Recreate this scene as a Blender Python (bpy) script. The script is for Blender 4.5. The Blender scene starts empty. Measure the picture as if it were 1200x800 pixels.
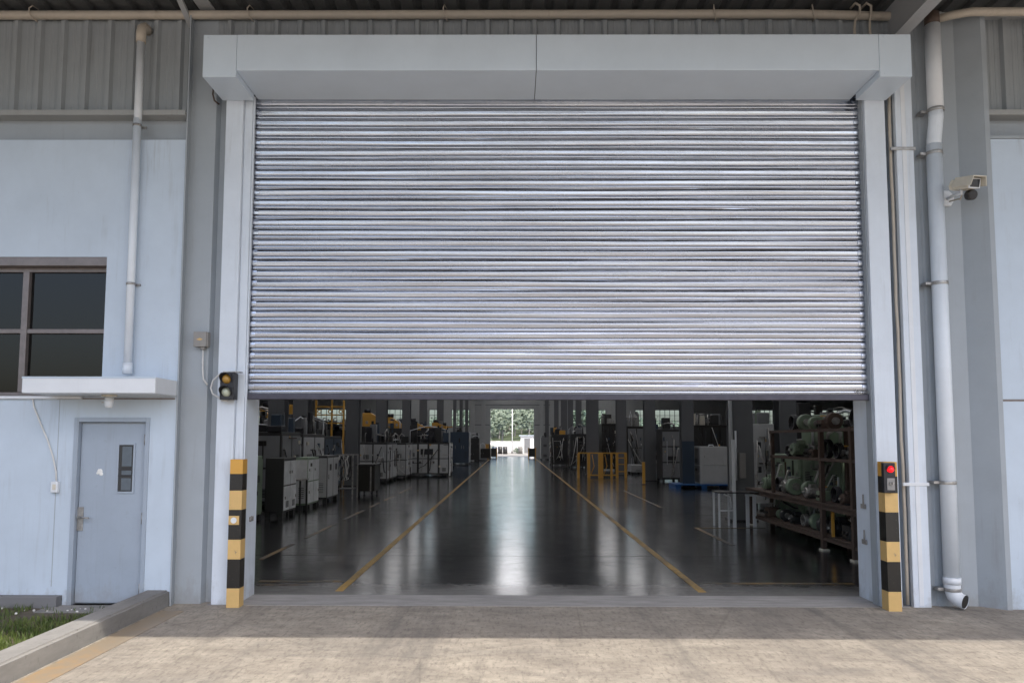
import bpy, math, random
from mathutils import Vector, Matrix
R = random.Random(7)
rad = math.radians
S = bpy.context.scene
COL = S.collection

# ------------------------------------------------------------------ camera
FOC, TH, PS, RO, HC, CY = 850.0, rad(4.19), rad(.30), rad(.12), 1.79, -8.0
PPX = 600 - FOC * math.tan(PS)
PPY = 515 - FOC * math.tan(TH)
_fw = Vector((0, math.cos(TH), math.sin(TH)))
_u0 = Vector((0, -math.sin(TH), math.cos(TH)))
_r0 = Vector((1, 0, 0))
_rt = _r0 * math.cos(RO) + _u0 * math.sin(RO)
_up = _u0 * math.cos(RO) - _r0 * math.sin(RO)
_z = Matrix.Rotation(PS, 3, 'Z')
_fw, _rt, _up = _z @ _fw, _z @ _rt, _z @ _up
EYE = Vector((0, CY, HC))


def P(px, py, y=0.0):
    """point seen at a photograph pixel, on the vertical plane at depth y"""
    d = _fw + _rt * ((px - PPX) / FOC) - _up * ((py - PPY) / FOC)
    return EYE + d * ((y - CY) / d.y)


def X(px, py, y=0.0): return P(px, py, y).x
def Z(px, py, y=0.0): return P(px, py, y).z


cam_d = bpy.data.cameras.new('camera')
cam = bpy.data.objects.new('camera', cam_d)
COL.objects.link(cam)
m3 = Matrix((_rt, _up, -_fw)).transposed()
cam.matrix_world = Matrix.Translation(EYE) @ m3.to_4x4()
cam_d.sensor_fit = 'HORIZONTAL'
cam_d.sensor_width = 36
cam_d.lens = FOC / 1200 * 36
cam_d.shift_x = (600 - PPX) / 1200
cam_d.shift_y = (PPY - 400) / 1200
cam_d.clip_start, cam_d.clip_end = .1, 4000
S.camera = cam


# ------------------------------------------------------------------ mesh helpers
class MB:
    def __init__(s): s.v, s.f, s.sm = [], [], []

    def add(s, vs, fs, smooth=False):
        b = len(s.v)
        s.v += [tuple(v) for v in vs]
        s.f += [tuple(i + b for i in f) for f in fs]
        s.sm += [smooth] * len(fs)
        return s

    def box(s, x0, x1, y0, y1, z0, z1):
        if x0 > x1: x0, x1 = x1, x0
        if y0 > y1: y0, y1 = y1, y0
        if z0 > z1: z0, z1 = z1, z0
        v = [(x, y, z) for z in (z0, z1) for y in (y0, y1) for x in (x0, x1)]
        return s.add(v, [(0, 2, 3, 1), (4, 5, 7, 6), (0, 1, 5, 4), (2, 6, 7, 3), (0, 4, 6, 2), (1, 3, 7, 5)])

    def prism(s, poly, a, b, axis='x', smooth=False):
        """poly: 2-D outline; axis x -> (y,z), y -> (x,z), z -> (x,y); extruded from a to b"""
        def q(p, t):
            return (t, p[0], p[1]) if axis == 'x' else (p[0], t, p[1]) if axis == 'y' else (p[0], p[1], t)
        n = len(poly)
        v = [q(p, a) for p in poly] + [q(p, b) for p in poly]
        s.add(v, [(i, (i + 1) % n, n + (i + 1) % n, n + i) for i in range(n)], smooth)
        k = len(s.v) - 2 * n
        s.f += [tuple(range(k + n - 1, k - 1, -1)), tuple(range(k + n, k + 2 * n))]
        s.sm += [False, False]
        return s

    def tube(s, pts, r, n=10, cap=True):
        pts = [Vector(p) for p in pts]
        rr = r if isinstance(r, (list, tuple)) else [r] * len(pts)
        prev = None
        vs = []
        for i, p in enumerate(pts):
            t = (pts[min(i + 1, len(pts) - 1)] - pts[max(i - 1, 0)]).normalized()
            if prev is None:
                a = Vector((0, 0, 1)) if abs(t.z) < .9 else Vector((1, 0, 0))
                u = t.cross(a).normalized()
            else:
                u = (prev - t * prev.dot(t)).normalized()
            prev = u
            w = t.cross(u)
            vs += [p + (u * math.cos(2 * math.pi * k / n) + w * math.sin(2 * math.pi * k / n)) * rr[i] for k in range(n)]
        m = len(pts)
        fs = [(i * n + k, i * n + (k + 1) % n, (i + 1) * n + (k + 1) % n, (i + 1) * n + k) for i in range(m - 1) for k in range(n)]
        s.add(vs, fs, True)
        if cap:
            k = len(s.v) - m * n
            s.f += [tuple(range(k + n - 1, k - 1, -1)), tuple(range(k + (m - 1) * n, k + m * n))]
            s.sm += [False, False]
        return s

    def cyl(s, a, b, r, n=16): return s.tube([a, b], r, n)

    def ball(s, c, r, n=10):
        vs, fs = [], []
        for i in range(1, n):
            t = math.pi * i / n
            for k in range(2 * n):
                p = math.pi * k / n
                vs.append((c[0] + r * math.sin(t) * math.cos(p), c[1] + r * math.sin(t) * math.sin(p), c[2] + r * math.cos(t)))
        m = 2 * n
        for i in range(n - 2):
            for k in range(m):
                fs.append((i * m + k, (i + 1) * m + k, (i + 1) * m + (k + 1) % m, i * m + (k + 1) % m))
        fs.append(tuple(range(m)))
        fs.append(tuple(range((n - 2) * m + m - 1, (n - 2) * m - 1, -1)))
        return s.add(vs, fs, True)


def origin(o):
    v = Vector((0, 0, 0))
    while o is not None:
        v += o.location
        o = o.parent
    return v


def obj(name, mb, mat, parent=None, bevel=0, loc=None, label=None, kind=None):
    me = bpy.data.meshes.new(name)
    o = bpy.data.objects.new(name, me)
    COL.objects.link(o)
    o.parent = parent
    if loc is not None: o.location = loc
    w = origin(o)
    me.from_pydata([(v[0] - w.x, v[1] - w.y, v[2] - w.z) for v in mb.v], [], mb.f)
    me.polygons.foreach_set('use_smooth', mb.sm)
    me.materials.append(mat)
    me.update()
    if bevel:
        b = o.modifiers.new('bevel', 'BEVEL')
        b.width, b.segments, b.limit_method = bevel, 2, 'ANGLE'
        b.angle_limit = rad(50)
    if label: o['label'] = label
    if kind: o['kind'] = kind
    return o


def thing(name, label, cat, loc, group=None):
    o = bpy.data.objects.new(name, None)
    o.empty_display_size = .1
    COL.objects.link(o)
    o.location = loc
    o['label'], o['category'] = label, cat
    if group: o['group'] = group
    return o


def tag(o, label, cat, group=None):
    o['label'], o['category'] = label, cat
    if group: o['group'] = group
    return o


def dup(root, loc, label, group=None):
    r = root.copy()
    COL.objects.link(r)
    r.location = loc
    r['label'] = label
    if group: r['group'] = group
    for ch in list(root.children):
        c = ch.copy()
        COL.objects.link(c)
        c.parent = r
        for g in ch.children:
            d = g.copy()
            COL.objects.link(d)
            d.parent = c
    return r


# ------------------------------------------------------------------ materials
def nt(name):
    m = bpy.data.materials.new(name)
    m.use_nodes = True
    t = m.node_tree
    return m, t, t.nodes['Principled BSDF']


def N(t, kind, **kw):
    n = t.nodes.new(kind)
    for k, v in kw.items():
        if k in n.inputs: n.inputs[k].default_value = v
        else: setattr(n, k, v)
    return n


def noise(t, scale, detail=6, rough=.6, stretch=(1, 1, 1), seed=0.0):
    tc = N(t, 'ShaderNodeTexCoord')
    mp = N(t, 'ShaderNodeMapping')
    mp.inputs['Scale'].default_value = stretch
    mp.inputs['Location'].default_value = (seed, seed * 1.7, seed * .6)
    t.links.new(tc.outputs['Object'], mp.inputs['Vector'])
    n = N(t, 'ShaderNodeTexNoise', Scale=scale, Detail=detail, Roughness=rough)
    t.links.new(mp.outputs['Vector'], n.inputs['Vector'])
    return n.outputs['Fac']


def ramp(t, fac, stops):
    r = N(t, 'ShaderNodeValToRGB')
    e = r.color_ramp.elements
    while len(e) < len(stops): e.new(.5)
    for el, (p, c) in zip(e, stops):
        el.position = p
        el.color = (c, c, c, 1) if not isinstance(c, (tuple, list)) else (*c, 1)
    t.links.new(fac, r.inputs['Fac'])
    return r.outputs['Color']


def mix(t, fac, a, b, mode='MIX'):
    n = N(t, 'ShaderNodeMix', data_type='RGBA', blend_type=mode)
    for sock, v in ((n.inputs['Factor'], fac), (n.inputs['A'], a), (n.inputs['B'], b)):
        if hasattr(v, 'is_linked'): t.links.new(v, sock)
        elif isinstance(v, (int, float)): sock.default_value = v if sock.type == 'VALUE' else (v, v, v, 1)
        else: sock.default_value = (*v, 1)
    return n.outputs['Result']


def bump(t, fac, b, strength=.2, dist=.01):
    n = N(t, 'ShaderNodeBump', Strength=strength, Distance=dist)
    t.links.new(fac, n.inputs['Height'])
    t.links.new(n.outputs['Normal'], b.inputs['Normal'])


def paint(name, c, rough=.5, dirt=.25, dirtc=(.16, .14, .11), streak=.35, metal=0.0, scale=3.0, bmp=.06, chips=0.0, foot=0.0):
    """painted or coated surface with faint mottling, vertical dirt runs, specks, chipped patches and mud splashed at its foot"""
    m, t, b = nt(name)
    n1 = noise(t, scale, 8, .65)
    n2 = noise(t, 9, 6, .7, (1.6, 1.6, .09), 3)
    n3 = noise(t, 1.1, 4, .6, (1, 1, 1), 9)
    col = mix(t, ramp(t, n1, [(.25, .0), (.8, 1.0)]), tuple(x * .92 for x in c), tuple(min(1, x * 1.06) for x in c))
    st = ramp(t, n2, [(.52, 0.0), (.78, streak)])
    bl = ramp(t, n3, [(.44, 0.0), (.74, 1.0)])
    col = mix(t, mix(t, 1.0, st, bl, 'MULTIPLY'), col, dirtc)
    n4 = noise(t, 38, 4, .7, (1, 1, 1), 5)
    col = mix(t, ramp(t, n4, [(.66, 0.0), (.78, dirt)]), col, dirtc)
    if chips:
        n5 = noise(t, 11, 9, .78, (1, 1, .7), 13)
        col = mix(t, ramp(t, n5, [(.60, 0.0), (.64, chips)]), col, (.17, .15, .13))
    if foot:
        geo = N(t, 'ShaderNodeNewGeometry')
        sp = N(t, 'ShaderNodeSeparateXYZ')
        t.links.new(geo.outputs['Position'], sp.inputs[0])
        ma = N(t, 'ShaderNodeMath', operation='MULTIPLY_ADD')
        t.links.new(noise(t, 5, 8, .72, (1, 1, .6), 17), ma.inputs[0]); ma.inputs[1].default_value = 1.5
        t.links.new(sp.outputs['Z'], ma.inputs[2])
        col = mix(t, ramp(t, ma.outputs[0], [(.62, foot), (.98, 0.0)]), col, (.22, .20, .17))
    t.links.new(col, b.inputs['Base Color'])
    t.links.new(ramp(t, n1, [(.2, max(.05, rough - .1)), (.8, min(1, rough + .12))]), b.inputs['Roughness'])
    b.inputs['Metallic'].default_value = metal
    if bmp: bump(t, n1, b, bmp, .01)
    return m


def plain(name, c, rough=.5, metal=0.0, var=.15, sc=12):
    m, t, b = nt(name)
    n1 = noise(t, sc, 5, .6)
    t.links.new(mix(t, ramp(t, n1, [(.3, 0.0), (.75, 1.0)]), tuple(x * (1 - var) for x in c), tuple(min(1, x * (1 + var)) for x in c)), b.inputs['Base Color'])
    b.inputs['Roughness'].default_value = rough
    b.inputs['Metallic'].default_value = metal
    return m


M = {}
M['wall'] = paint('wall_paint', (.515, .595, .69), .55, .4, streak=.6, scale=2.0, foot=.55)
M['column'] = paint('column_paint', (.34, .375, .41), .5, .3, streak=.55, foot=.4)
M['guide'] = paint('guide_paint', (.64, .70, .78), .42, .35, streak=.6, foot=.45)
M['header'] = paint('header_paint', (.60, .685, .78), .38, .05, streak=.06, scale=1.2, bmp=.02)
M['door'] = paint('door_paint', (.33, .385, .46), .42, .5, streak=.6, foot=.4, chips=.15)
M['clad'] = paint('cladding_sheet', (.30, .325, .345), .5, .5, (.09, .08, .065), .75)
M['flash'] = paint('flashing_metal', (.33, .34, .34), .45, .7, (.16, .11, .07), .7, scale=9)
M['pvc'] = paint('pvc_pipe', (.70, .755, .82), .35, .2, streak=.3)
M['pvcold'] = paint('weathered_pipe', (.47, .42, .355), .5, .6, (.20, .12, .06), .5, scale=14)
M['white'] = paint('white_paint', (.70, .73, .77), .4, .2, streak=.3)
M['yellow'] = paint('yellow_paint', (.62, .33, .06), .42, .6, (.25, .17, .06), .4, scale=10, chips=.75)
M['gold'] = paint('pale_yellow_paint', (.62, .41, .16), .42, .6, (.30, .2, .08), .4, scale=10, chips=.7)
M['black'] = paint('black_paint', (.016, .014, .012), .4, .6, (.12, .11, .1), .3, chips=.35)
M['darkm'] = plain('dark_metal', (.03, .03, .035), .45, .3)
M['bar'] = plain('bottom_bar_metal', (.075, .073, .095), .42, .55)
M['steel'] = plain('worn_steel', (.38, .37, .36), .4, .7, .4)
M['rust'] = paint('rusty_steel', (.085, .058, .046), .7, .8, (.05, .03, .02), .5, scale=15)
M['roof'] = plain('roof_sheet', (.10, .105, .11), .6, .2)
M['rafter'] = paint('rafter_paint', (.36, .37, .385), .5, .4, (.12, .1, .08), .4)
M['frame'] = plain('window_frame', (.20, .175, .17), .4, .4)
M['beige'] = paint('cream_plastic', (.62, .58, .49), .4, .4, (.22, .12, .05), .4, scale=20)
M['greybox'] = paint('grey_box', (.26, .25, .24), .5, .5, (.12, .09, .06), .5, scale=20)
M['cable'] = plain('pale_cable', (.62, .62, .61), .5)
M['plinth'] = paint('plinth_concrete', (.17, .17, .175), .85, .6, (.05, .05, .05), .5, scale=12)
M['machgrey'] = paint('machine_grey', (.20, .205, .215), .45, .9, (.05, .045, .04), .7, scale=5)
M['machlight'] = paint('machine_pale', (.46, .47, .48), .42, .9, (.06, .05, .045), .7, scale=5)
M['machgreen'] = paint('machine_green', (.21, .275, .20), .5, .9, (.05, .05, .03), .8, scale=7)
M['machblue'] = paint('machine_blue', (.035, .055, .085), .4, .4, (.02, .02, .02), .5)
M['machdark'] = paint('machine_dark', (.03, .03, .031), .45, .5, (.02, .02, .018), .5)
M['palletblue'] = plain('blue_plastic', (.02, .10, .30), .45)
M['colgrey'] = paint('steel_column_paint', (.13, .135, .145), .5, .4, (.05, .045, .04), .5)
M['inwall'] = paint('inside_wall', (.42, .43, .43), .7, .2, (.12, .1, .08), .4)
M['inroof'] = plain('inside_roof', (.20, .20, .20), .7)
M['brightsteel'] = plain('brushed_steel', (.76, .77, .79), .28, .25, .25, 3)
M['lens_amber'] = plain('amber_lens', (.42, .24, .05), .15, 0, .3)
M['lens_clear'] = plain('clear_lens', (.42, .45, .36), .12, 0, .3)
M['paper'] = plain('sticker_white', (.8, .8, .78), .6)
M['soilc'] = plain('soil', (.09, .075, .055), .95, 0, .4, 8)

# red signal lamp (lit)
m, t, b = nt('red_signal')
b.inputs['Base Color'].default_value = (.75, .01, .015, 1)
b.inputs['Roughness'].default_value = .15
b.inputs['Emission Color'].default_value = (1, .01, .02, 1)
b.inputs['Emission Strength'].default_value = .5
M['red'] = m


# galvanised curtain
m, t, b = nt('galvanised_slats')
n1 = noise(t, 2.2, 7, .7, (.35, 1, 26))
n2 = noise(t, 1.2, 5, .6, (1.0, 1, 9), 4)
n3 = noise(t, 30, 5, .7, (.35, 1, 3), 8)
col = mix(t, ramp(t, n1, [(.3, 0.0), (.7, 1.0)]), (.34, .355, .40), (.61, .635, .70))
col = mix(t, ramp(t, n3, [(.62, 0.0), (.74, .45)]), col, (.30, .26, .25))
t.links.new(col, b.inputs['Base Color'])
b.inputs['Metallic'].default_value = 1
t.links.new(ramp(t, n2, [(.3, .13), (.7, .36)]), b.inputs['Roughness'])
bump(t, n1, b, .16, .006)
M['galv'] = m

# glass: a thin pane, part clear, part mirror
def glass(name, tint, spec=.12):
    m, t, b = nt(name)
    o = t.nodes['Material Output']
    tr = N(t, 'ShaderNodeBsdfTransparent')
    tr.inputs['Color'].default_value = (*tint, 1)
    gl = N(t, 'ShaderNodeBsdfGlossy', Roughness=.02)
    fr = N(t, 'ShaderNodeFresnel', IOR=1.5)
    mx = N(t, 'ShaderNodeMixShader')
    t.links.new(fr.outputs[0], mx.inputs[0])
    t.links.new(tr.outputs[0], mx.inputs[1])
    t.links.new(gl.outputs[0], mx.inputs[2])
    t.links.new(mx.outputs[0], o.inputs['Surface'])
    return m
M['glassdark'] = glass('tinted_glass', (.07, .065, .07))
M['glass'] = glass('clear_glass', (.9, .95, .95))

# translucent sheet for unseen roof strips added to brighten the hall
m, t, b = nt('added_rooflight_sheet')
o = t.nodes['Material Output']
tr = N(t, 'ShaderNodeBsdfTranslucent')
tr.inputs['Color'].default_value = (.78, .79, .79, 1)
t.links.new(tr.outputs[0], o.inputs['Surface'])
M['added_rooflight'] = m
m = m.copy(); m.name = 'dimmed_rooflight_sheet'  # same sheet made dimmer to weaken the side streaks on the floor
[n for n in m.node_tree.nodes if n.type == 'BSDF_TRANSLUCENT'][0].inputs['Color'].default_value = (.54, .55, .54, 1)
M['added_rooflight_dim'] = m

# outdoor concrete apron
m, t, b = nt('apron_concrete')
n1 = noise(t, .55, 8, .62)
n2 = noise(t, 4.5, 10, .78, (.6, 1, 1), 2)
n3 = noise(t, 26, 6, .75, (1, .33, 1), 5)
n4 = noise(t, 1.0, 6, .7, (.35, 1.9, 1), 7)
n5 = noise(t, 16, 7, .75, (.35, 1.2, 1), 11)
c = mix(t, ramp(t, n2, [(.34, 0.0), (.66, 1.0)]), (.205, .184, .156), (.42, .38, .32))
c = mix(t, ramp(t, n1, [(.38, .0), (.66, .6)]), c, (.20, .18, .16))
c = mix(t, ramp(t, n4, [(.52, 0.0), (.70, .6)]), c, (.17, .16, .15))
c = mix(t, ramp(t, n5, [(.54, 0.0), (.68, .55)]), c, (.16, .145, .13))
c = mix(t, ramp(t, n3, [(.50, 0.0), (.66, .75)]), c, (.13, .115, .10))
n6 = noise(t, 1.0, 7, .68, (2.4, .10, 1), 21)
n7 = noise(t, 7.0, 6, .7, (1.2, .35, 1), 23)
c = mix(t, mix(t, 1.0, ramp(t, n6, [(.50, 0.0), (.66, .75)]), ramp(t, n7, [(.35, .25), (.65, 1.0)]), 'MULTIPLY'), c, (.12, .112, .105))
tcv = N(t, 'ShaderNodeTexCoord')
vo = N(t, 'ShaderNodeTexVoronoi', feature='DISTANCE_TO_EDGE', Scale=.33)
wob = mix(t, .12, tcv.outputs['Object'], N(t, 'ShaderNodeTexNoise', Scale=3.0, Detail=6).outputs['Color'])
t.links.new(wob, vo.inputs['Vector'])
c = mix(t, ramp(t, vo.outputs['Distance'], [(.0, .22), (.002, 0.0)]), c, (.045, .04, .035))
t.links.new(c, b.inputs['Base Color'])
b.inputs['Roughness'].default_value = .88
hb = mix(t, .55, n2, mix(t, .5, n3, n5))
bump(t, hb, b, .9, .02)
M['apron'] = m

# dark polished hall floor
m, t, b = nt('hall_floor_concrete')
n1 = noise(t, .9, 8, .65, (1.2, .5, 1))
n2 = noise(t, 5, 8, .7, (.8, 1.4, 1), 3)
n3 = noise(t, 14, 6, .7, (.25, 2.2, 1), 6)
c = mix(t, ramp(t, n1, [(.3, 0.0), (.75, 1.0)]), (.021, .021, .022), (.052, .052, .054))
c = mix(t, ramp(t, n2, [(.60, 0.0), (.78, .5)]), c, (.10, .10, .10))
tc = N(t, 'ShaderNodeTexCoord')
sx = N(t, 'ShaderNodeSeparateXYZ')
t.links.new(tc.outputs['Object'], sx.inputs[0])
ad = N(t, 'ShaderNodeMath', operation='MULTIPLY_ADD')        # dust trodden in over the first metre
t.links.new(n2, ad.inputs[0]); ad.inputs[1].default_value = .9
t.links.new(sx.outputs['Y'], ad.inputs[2])
mr = N(t, 'ShaderNodeMapRange')
t.links.new(ad.outputs[0], mr.inputs[0])
for i, v in ((1, .85), (2, 1.75), (3, 1.0), (4, 0.0)): mr.inputs[i].default_value = v
dust = mr.outputs[0]
c = mix(t, dust, c, (.17, .165, .16))
t.links.new(c, b.inputs['Base Color'])
rg = ramp(t, n1, [(.3, .09), (.55, .17), (.8, .30)])
rg = mix(t, ramp(t, n2, [(.55, 0.0), (.8, .6)]), rg, (.5, .5, .5))
rg = mix(t, dust, rg, (.75, .75, .75))
t.links.new(rg, b.inputs['Roughness'])
b.inputs['IOR'].default_value = 1.75
t.links.new(ramp(t, mix(t, .45, n2, noise(t, 1.7, 6, .7, (1, .8, 1), 41)), [(.42, 1.0), (.62, .45)]), b.inputs['Coat Weight'])
b.inputs['Coat Roughness'].default_value = .16
n8 = noise(t, 6.5, 5, .6, (.30, 1.5, 1), 31)
bump(t, mix(t, .55, mix(t, .6, n2, n3), n8), b, .40, .010)
M['floor'] = m

# worn floor paint
def floorpaint(name, c, under, thr=.5):
    m, t, b = nt(name)
    n1 = noise(t, 7, 8, .75)
    n2 = noise(t, .8, 4, .6, (1, 1, 1), 4)
    k = mix(t, .5, n1, n2)
    t.links.new(mix(t, ramp(t, k, [(thr - .06, 1.0), (thr + .08, 0.0)]), under, c), b.inputs['Base Color'])
    b.inputs['Roughness'].default_value = .42
    return m
M['line'] = floorpaint('yellow_line_paint', (.34, .20, .03), (.07, .055, .035), .535)
M['linefaint'] = floorpaint('faint_line_paint', (.20, .11, .018), (.04, .037, .035), .47)
M['kerbline'] = floorpaint('faded_kerb_line', (.33, .215, .105), (.25, .205, .15), .46)

# kerb
m, t, b = nt('kerb_concrete')
n1 = noise(t, 2, 8, .7, (1, .5, 2)); n2 = noise(t, 25, 6, .7, (1, 1, .4), 4)
c = mix(t, ramp(t, n1, [(.3, 0.0), (.7, 1.0)]), (.15, .145, .14), (.27, .265, .255))
c = mix(t, ramp(t, n2, [(.58, 0.0), (.72, .7)]), c, (.08, .075, .07))
t.links.new(c, b.inputs['Base Color']); b.inputs['Roughness'].default_value = .85
bump(t, n2, b, .4, .006)
M['kerb'] = m

# grass, leaves, yard
m, t, b = nt('grass_blades')
oi = noise(t, 9, 3, .6)
t.links.new(mix(t, ramp(t, oi, [(.3, 0.0), (.7, 1.0)]), (.035, .07, .012), (.11, .14, .03)), b.inputs['Base Color'])
b.inputs['Roughness'].default_value = .6
M['grass'] = m
m, t, b = nt('tree_leaves')
oi = noise(t, .35, 6, .7)
t.links.new(mix(t, ramp(t, oi, [(.3, 0.0), (.7, 1.0)]), (.085, .12, .085), (.155, .19, .135)), b.inputs['Base Color'])
b.inputs['Roughness'].default_value = .55
M['leaf'] = m
M['ground'] = paint('yard_ground', (.30, .285, .26), .9, .2, streak=0, scale=.3)
M['hill'] = plain('hill_soil', (.06, .08, .035), .95, 0, .3, .2)
M['farwhite'] = plain('far_white_paint', (.8, .8, .8), .6)

# ------------------------------------------------------------------ world and sun
sd = Vector((.26, -.45, .84)).normalized()
w = bpy.data.worlds.new('World'); S.world = w; w.use_nodes = True
t = w.node_tree
sky = t.nodes.new('ShaderNodeTexSky')
sky.sky_type = 'NISHITA'; sky.sun_disc = False
sky.sun_elevation = math.asin(sd.z); sky.sun_rotation = math.atan2(sd.x, sd.y)
sky.air_density, sky.dust_density, sky.ozone_density = 1.0, 4.0, 1.0
t.links.new(sky.outputs[0], t.nodes['Background'].inputs['Color'])
t.nodes['Background'].inputs['Strength'].default_value = .15
ld = bpy.data.lights.new('sun', 'SUN'); ld.energy = 2.0; ld.angle = rad(.5); ld.color = (1, .92, .80)
lo = bpy.data.objects.new('sun', ld); COL.objects.link(lo)
lo.rotation_euler = sd.to_track_quat('Z', 'Y').to_euler(); lo.location = (6, -12, 20)
V = S.view_settings
V.view_transform, V.look, V.gamma, V.use_curve_mapping = 'Standard', 'None', 1, False
V.exposure = 1.2
C = S.cycles
C.use_denoising = True
C.max_bounces, C.diffuse_bounces, C.glossy_bounces, C.transmission_bounces, C.transparent_max_bounces = 7, 4, 3, 4, 8
C.sample_clamp_indirect = 6
C.use_adaptive_sampling = True
C.adaptive_threshold = .015

# ------------------------------------------------------------------ ground, apron, floor
YF, YB = .52, 68.0            # floor edge under the shutter, far end wall
b = MB().box(-1500, 1500, -1500, 1500, -.4, -.03)
obj('ground', b, M['ground'], kind='structure')
b = MB().box(-3.70, 40, -30, YF, -.25, 0)
obj('driveway', b, M['apron'], kind='structure')
b = MB().box(-32, 42, YF, YB + 1, -.25, -.004)
obj('hall_floor', b, M['floor'], kind='structure')
# pale concrete sill strip across the opening
b = MB().box(-3.3, 4.3, -.02, YF, 0, .004)
m, t, bb = nt('sill_concrete')
n1 = noise(t, 4, 8, .7, (.4, 2, 1)); n2 = noise(t, 50, 5, .7, (1, 1, 1), 3)
c = mix(t, ramp(t, n1, [(.3, 0.0), (.7, 1.0)]), (.20, .195, .19), (.36, .35, .345))
t.links.new(mix(t, ramp(t, n2, [(.58, 0.0), (.75, .5)]), c, (.09, .085, .08)), bb.inputs['Base Color'])
bb.inputs['Roughness'].default_value = .8
bump(t, n2, bb, .4, .005)
obj('threshold', b, m, kind='structure')
b = MB().box(-3.655, -3.42, -9, -.30, .001, .004)
obj('kerb_marking', b, M['kerbline'], kind='structure')
# saw cut joints in the hall floor
m, t, bb = nt('joint_filler')
bb.inputs['Base Color'].default_value = (.02, .02, .02, 1); bb.inputs['Roughness'].default_value = .8
for xj in (-6.1, 6.2): obj('floor_joint', MB().box(xj - .005, xj + .005, .9, YB, -.003, -.0025), m, kind='structure')
for k in range(10):
    obj('floor_joint', MB().box(-31, 41, 3.4 + 6.2 * k, 3.41 + 6.2 * k, -.0032, -.0027), m, kind='structure')
# floor markings
def mark(name, x0, x1, y0, y1, mt):
    obj(name, MB().box(x0, x1, y0, y1, -.003, .0005), M[mt], kind='structure')
mark('aisle_marking', -2.095, -2.0, .75, 66, 'line')
mark('aisle_marking', 2.21, 2.305, .75, 66, 'line')
mark('bay_marking', -3.2, -2.12, 1.30, 1.38, 'linefaint')
mark('bay_marking', -3.15, -2.5, 1.08, 1.14, 'linefaint')
for y0, y1 in ((3.0, 4.6), (5.4, 7.6), (8.4, 10.6), (11.4, 12.8), (13.6, 15.4), (16.4, 19.5)):
    mark('bay_marking', -3.80, -3.72, y0, y1, 'linefaint')
mark('bay_marking', 2.34, 4.3, 1.26, 1.33, 'linefaint')
mark('bay_marking', 3.74, 3.82, 4.6, 7.0, 'linefaint')
mark('bay_marking', 3.74, 5.2, 7.03, 7.10, 'linefaint')
mark('bay_marking', 3.95, 4.02, 11.5, 18, 'linefaint')

# ------------------------------------------------------------------ the building
hall = thing('factory_building', 'pale grey blue factory building with corrugated upper cladding around the roller shutter', 'building', (0, 0, 0))
YL, YR, YW = -.05, -.10, .05            # left wall face, right wall face, column web
XL = X(208, 450, YL)                    # right edge of the left wall
ztop = Z(120, 164, YL)                  # top of plastered wall
# left wall round a window and a door opening
wx1 = X(122.5, 370, YL); wz1 = Z(60, 301, YL); wz0 = Z(10, 464, YL)
wx0 = wx1 - 3.3
dx0, dx1 = X(83, 600, YL), X(172, 600, YL); dz = Z(130, 489, YL)
b = MB()
b.box(-20, wx0, YL, .4, 0, ztop).box(wx0, wx1, YL, .4, wz1, ztop).box(wx1, XL, YL, .4, wz0, ztop)
b.box(wx0, dx0, YL, .4, 0, wz0).box(dx0, dx1, YL, .4, dz, wz0).box(dx1, XL, YL, .4, 0, wz0)
obj('wall', b, M['wall'], hall)
zg = Z(170, 467, YL)
obj('groove_strip', MB().box(X(67, 467, YL), XL - .02, YL - .004, YL + .01, zg - .008, zg + .008), M['frame'], hall)
obj('groove_strip', MB().box(X(66, 560, YL) - .004, X(66, 560, YL) + .004, YL - .0015, YL + .01, .2, zg - .012), M['column'], hall)
# office box behind the window
b = MB()
oy = 2.6
b.box(wx0 - .5, wx1 + .5, oy, oy + .1, 0, 4.5).box(wx0 - .6, wx0 - .5, .41, oy, 0, 4.5).box(wx1 + .5, wx1 + .6, .41, oy, 0, 4.5)
b.box(wx0 - .5, wx1 + .5, .41, oy, 4.4, 4.5).box(wx0 - .5, wx1 + .5, .41, oy, wz0 - .4, wz0 - .3)
obj('office_room', b, M['inwall'], hall)
# window
zs = Z(60, 311, YL)                                             # bottom of the deep head
wf = obj('window', MB().box(wx0, wx1, YL + .01, .20, zs, wz1), M['frame'], hall, .004)
fy0, fy1 = .06, .14
b = MB()
fw_ = .05
b.box(wx0, wx0 + fw_, fy0, fy1, wz0, zs).box(wx1 - .035, wx1, fy0, fy1, wz0, zs)
b.box(wx0 + fw_, wx1 - .035, fy0, fy1, zs - fw_, zs).box(wx0 + fw_, wx1 - .035, fy0, fy1, wz0, wz0 + fw_)
obj('window_frame', b, M['frame'], wf, .004)
mx = X(28.5, 380, fy0); tz = Z(70, 388, fy0)
obj('mullion', MB().box(mx - .035, mx + .035, fy0 - .01, fy1, wz0 + fw_, zs - fw_), M['frame'], wf, .004)
b = MB()
for a, c_ in ((wx0 + fw_, mx - .035), (mx + .035, wx1 - .035)): b.box(a, c_, fy0 - .004, fy1, tz - .025, tz + .025)
obj('transom', b, M['frame'], wf, .004)
for a, c_ in ((wx0 + fw_, mx - .035), (mx + .035, wx1 - .035)):
    for e, g in ((wz0 + fw_, tz - .025), (tz + .025, zs - fw_)):
        obj('pane', MB().box(a, c_, .10, .105, e, g), M['glassdark'], wf)
obj('window_sill', MB().box(wx0 - .02, wx1 - .2, YL - .035, .06, wz0 - .03, wz0), M['white'], wf, .003)
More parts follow.
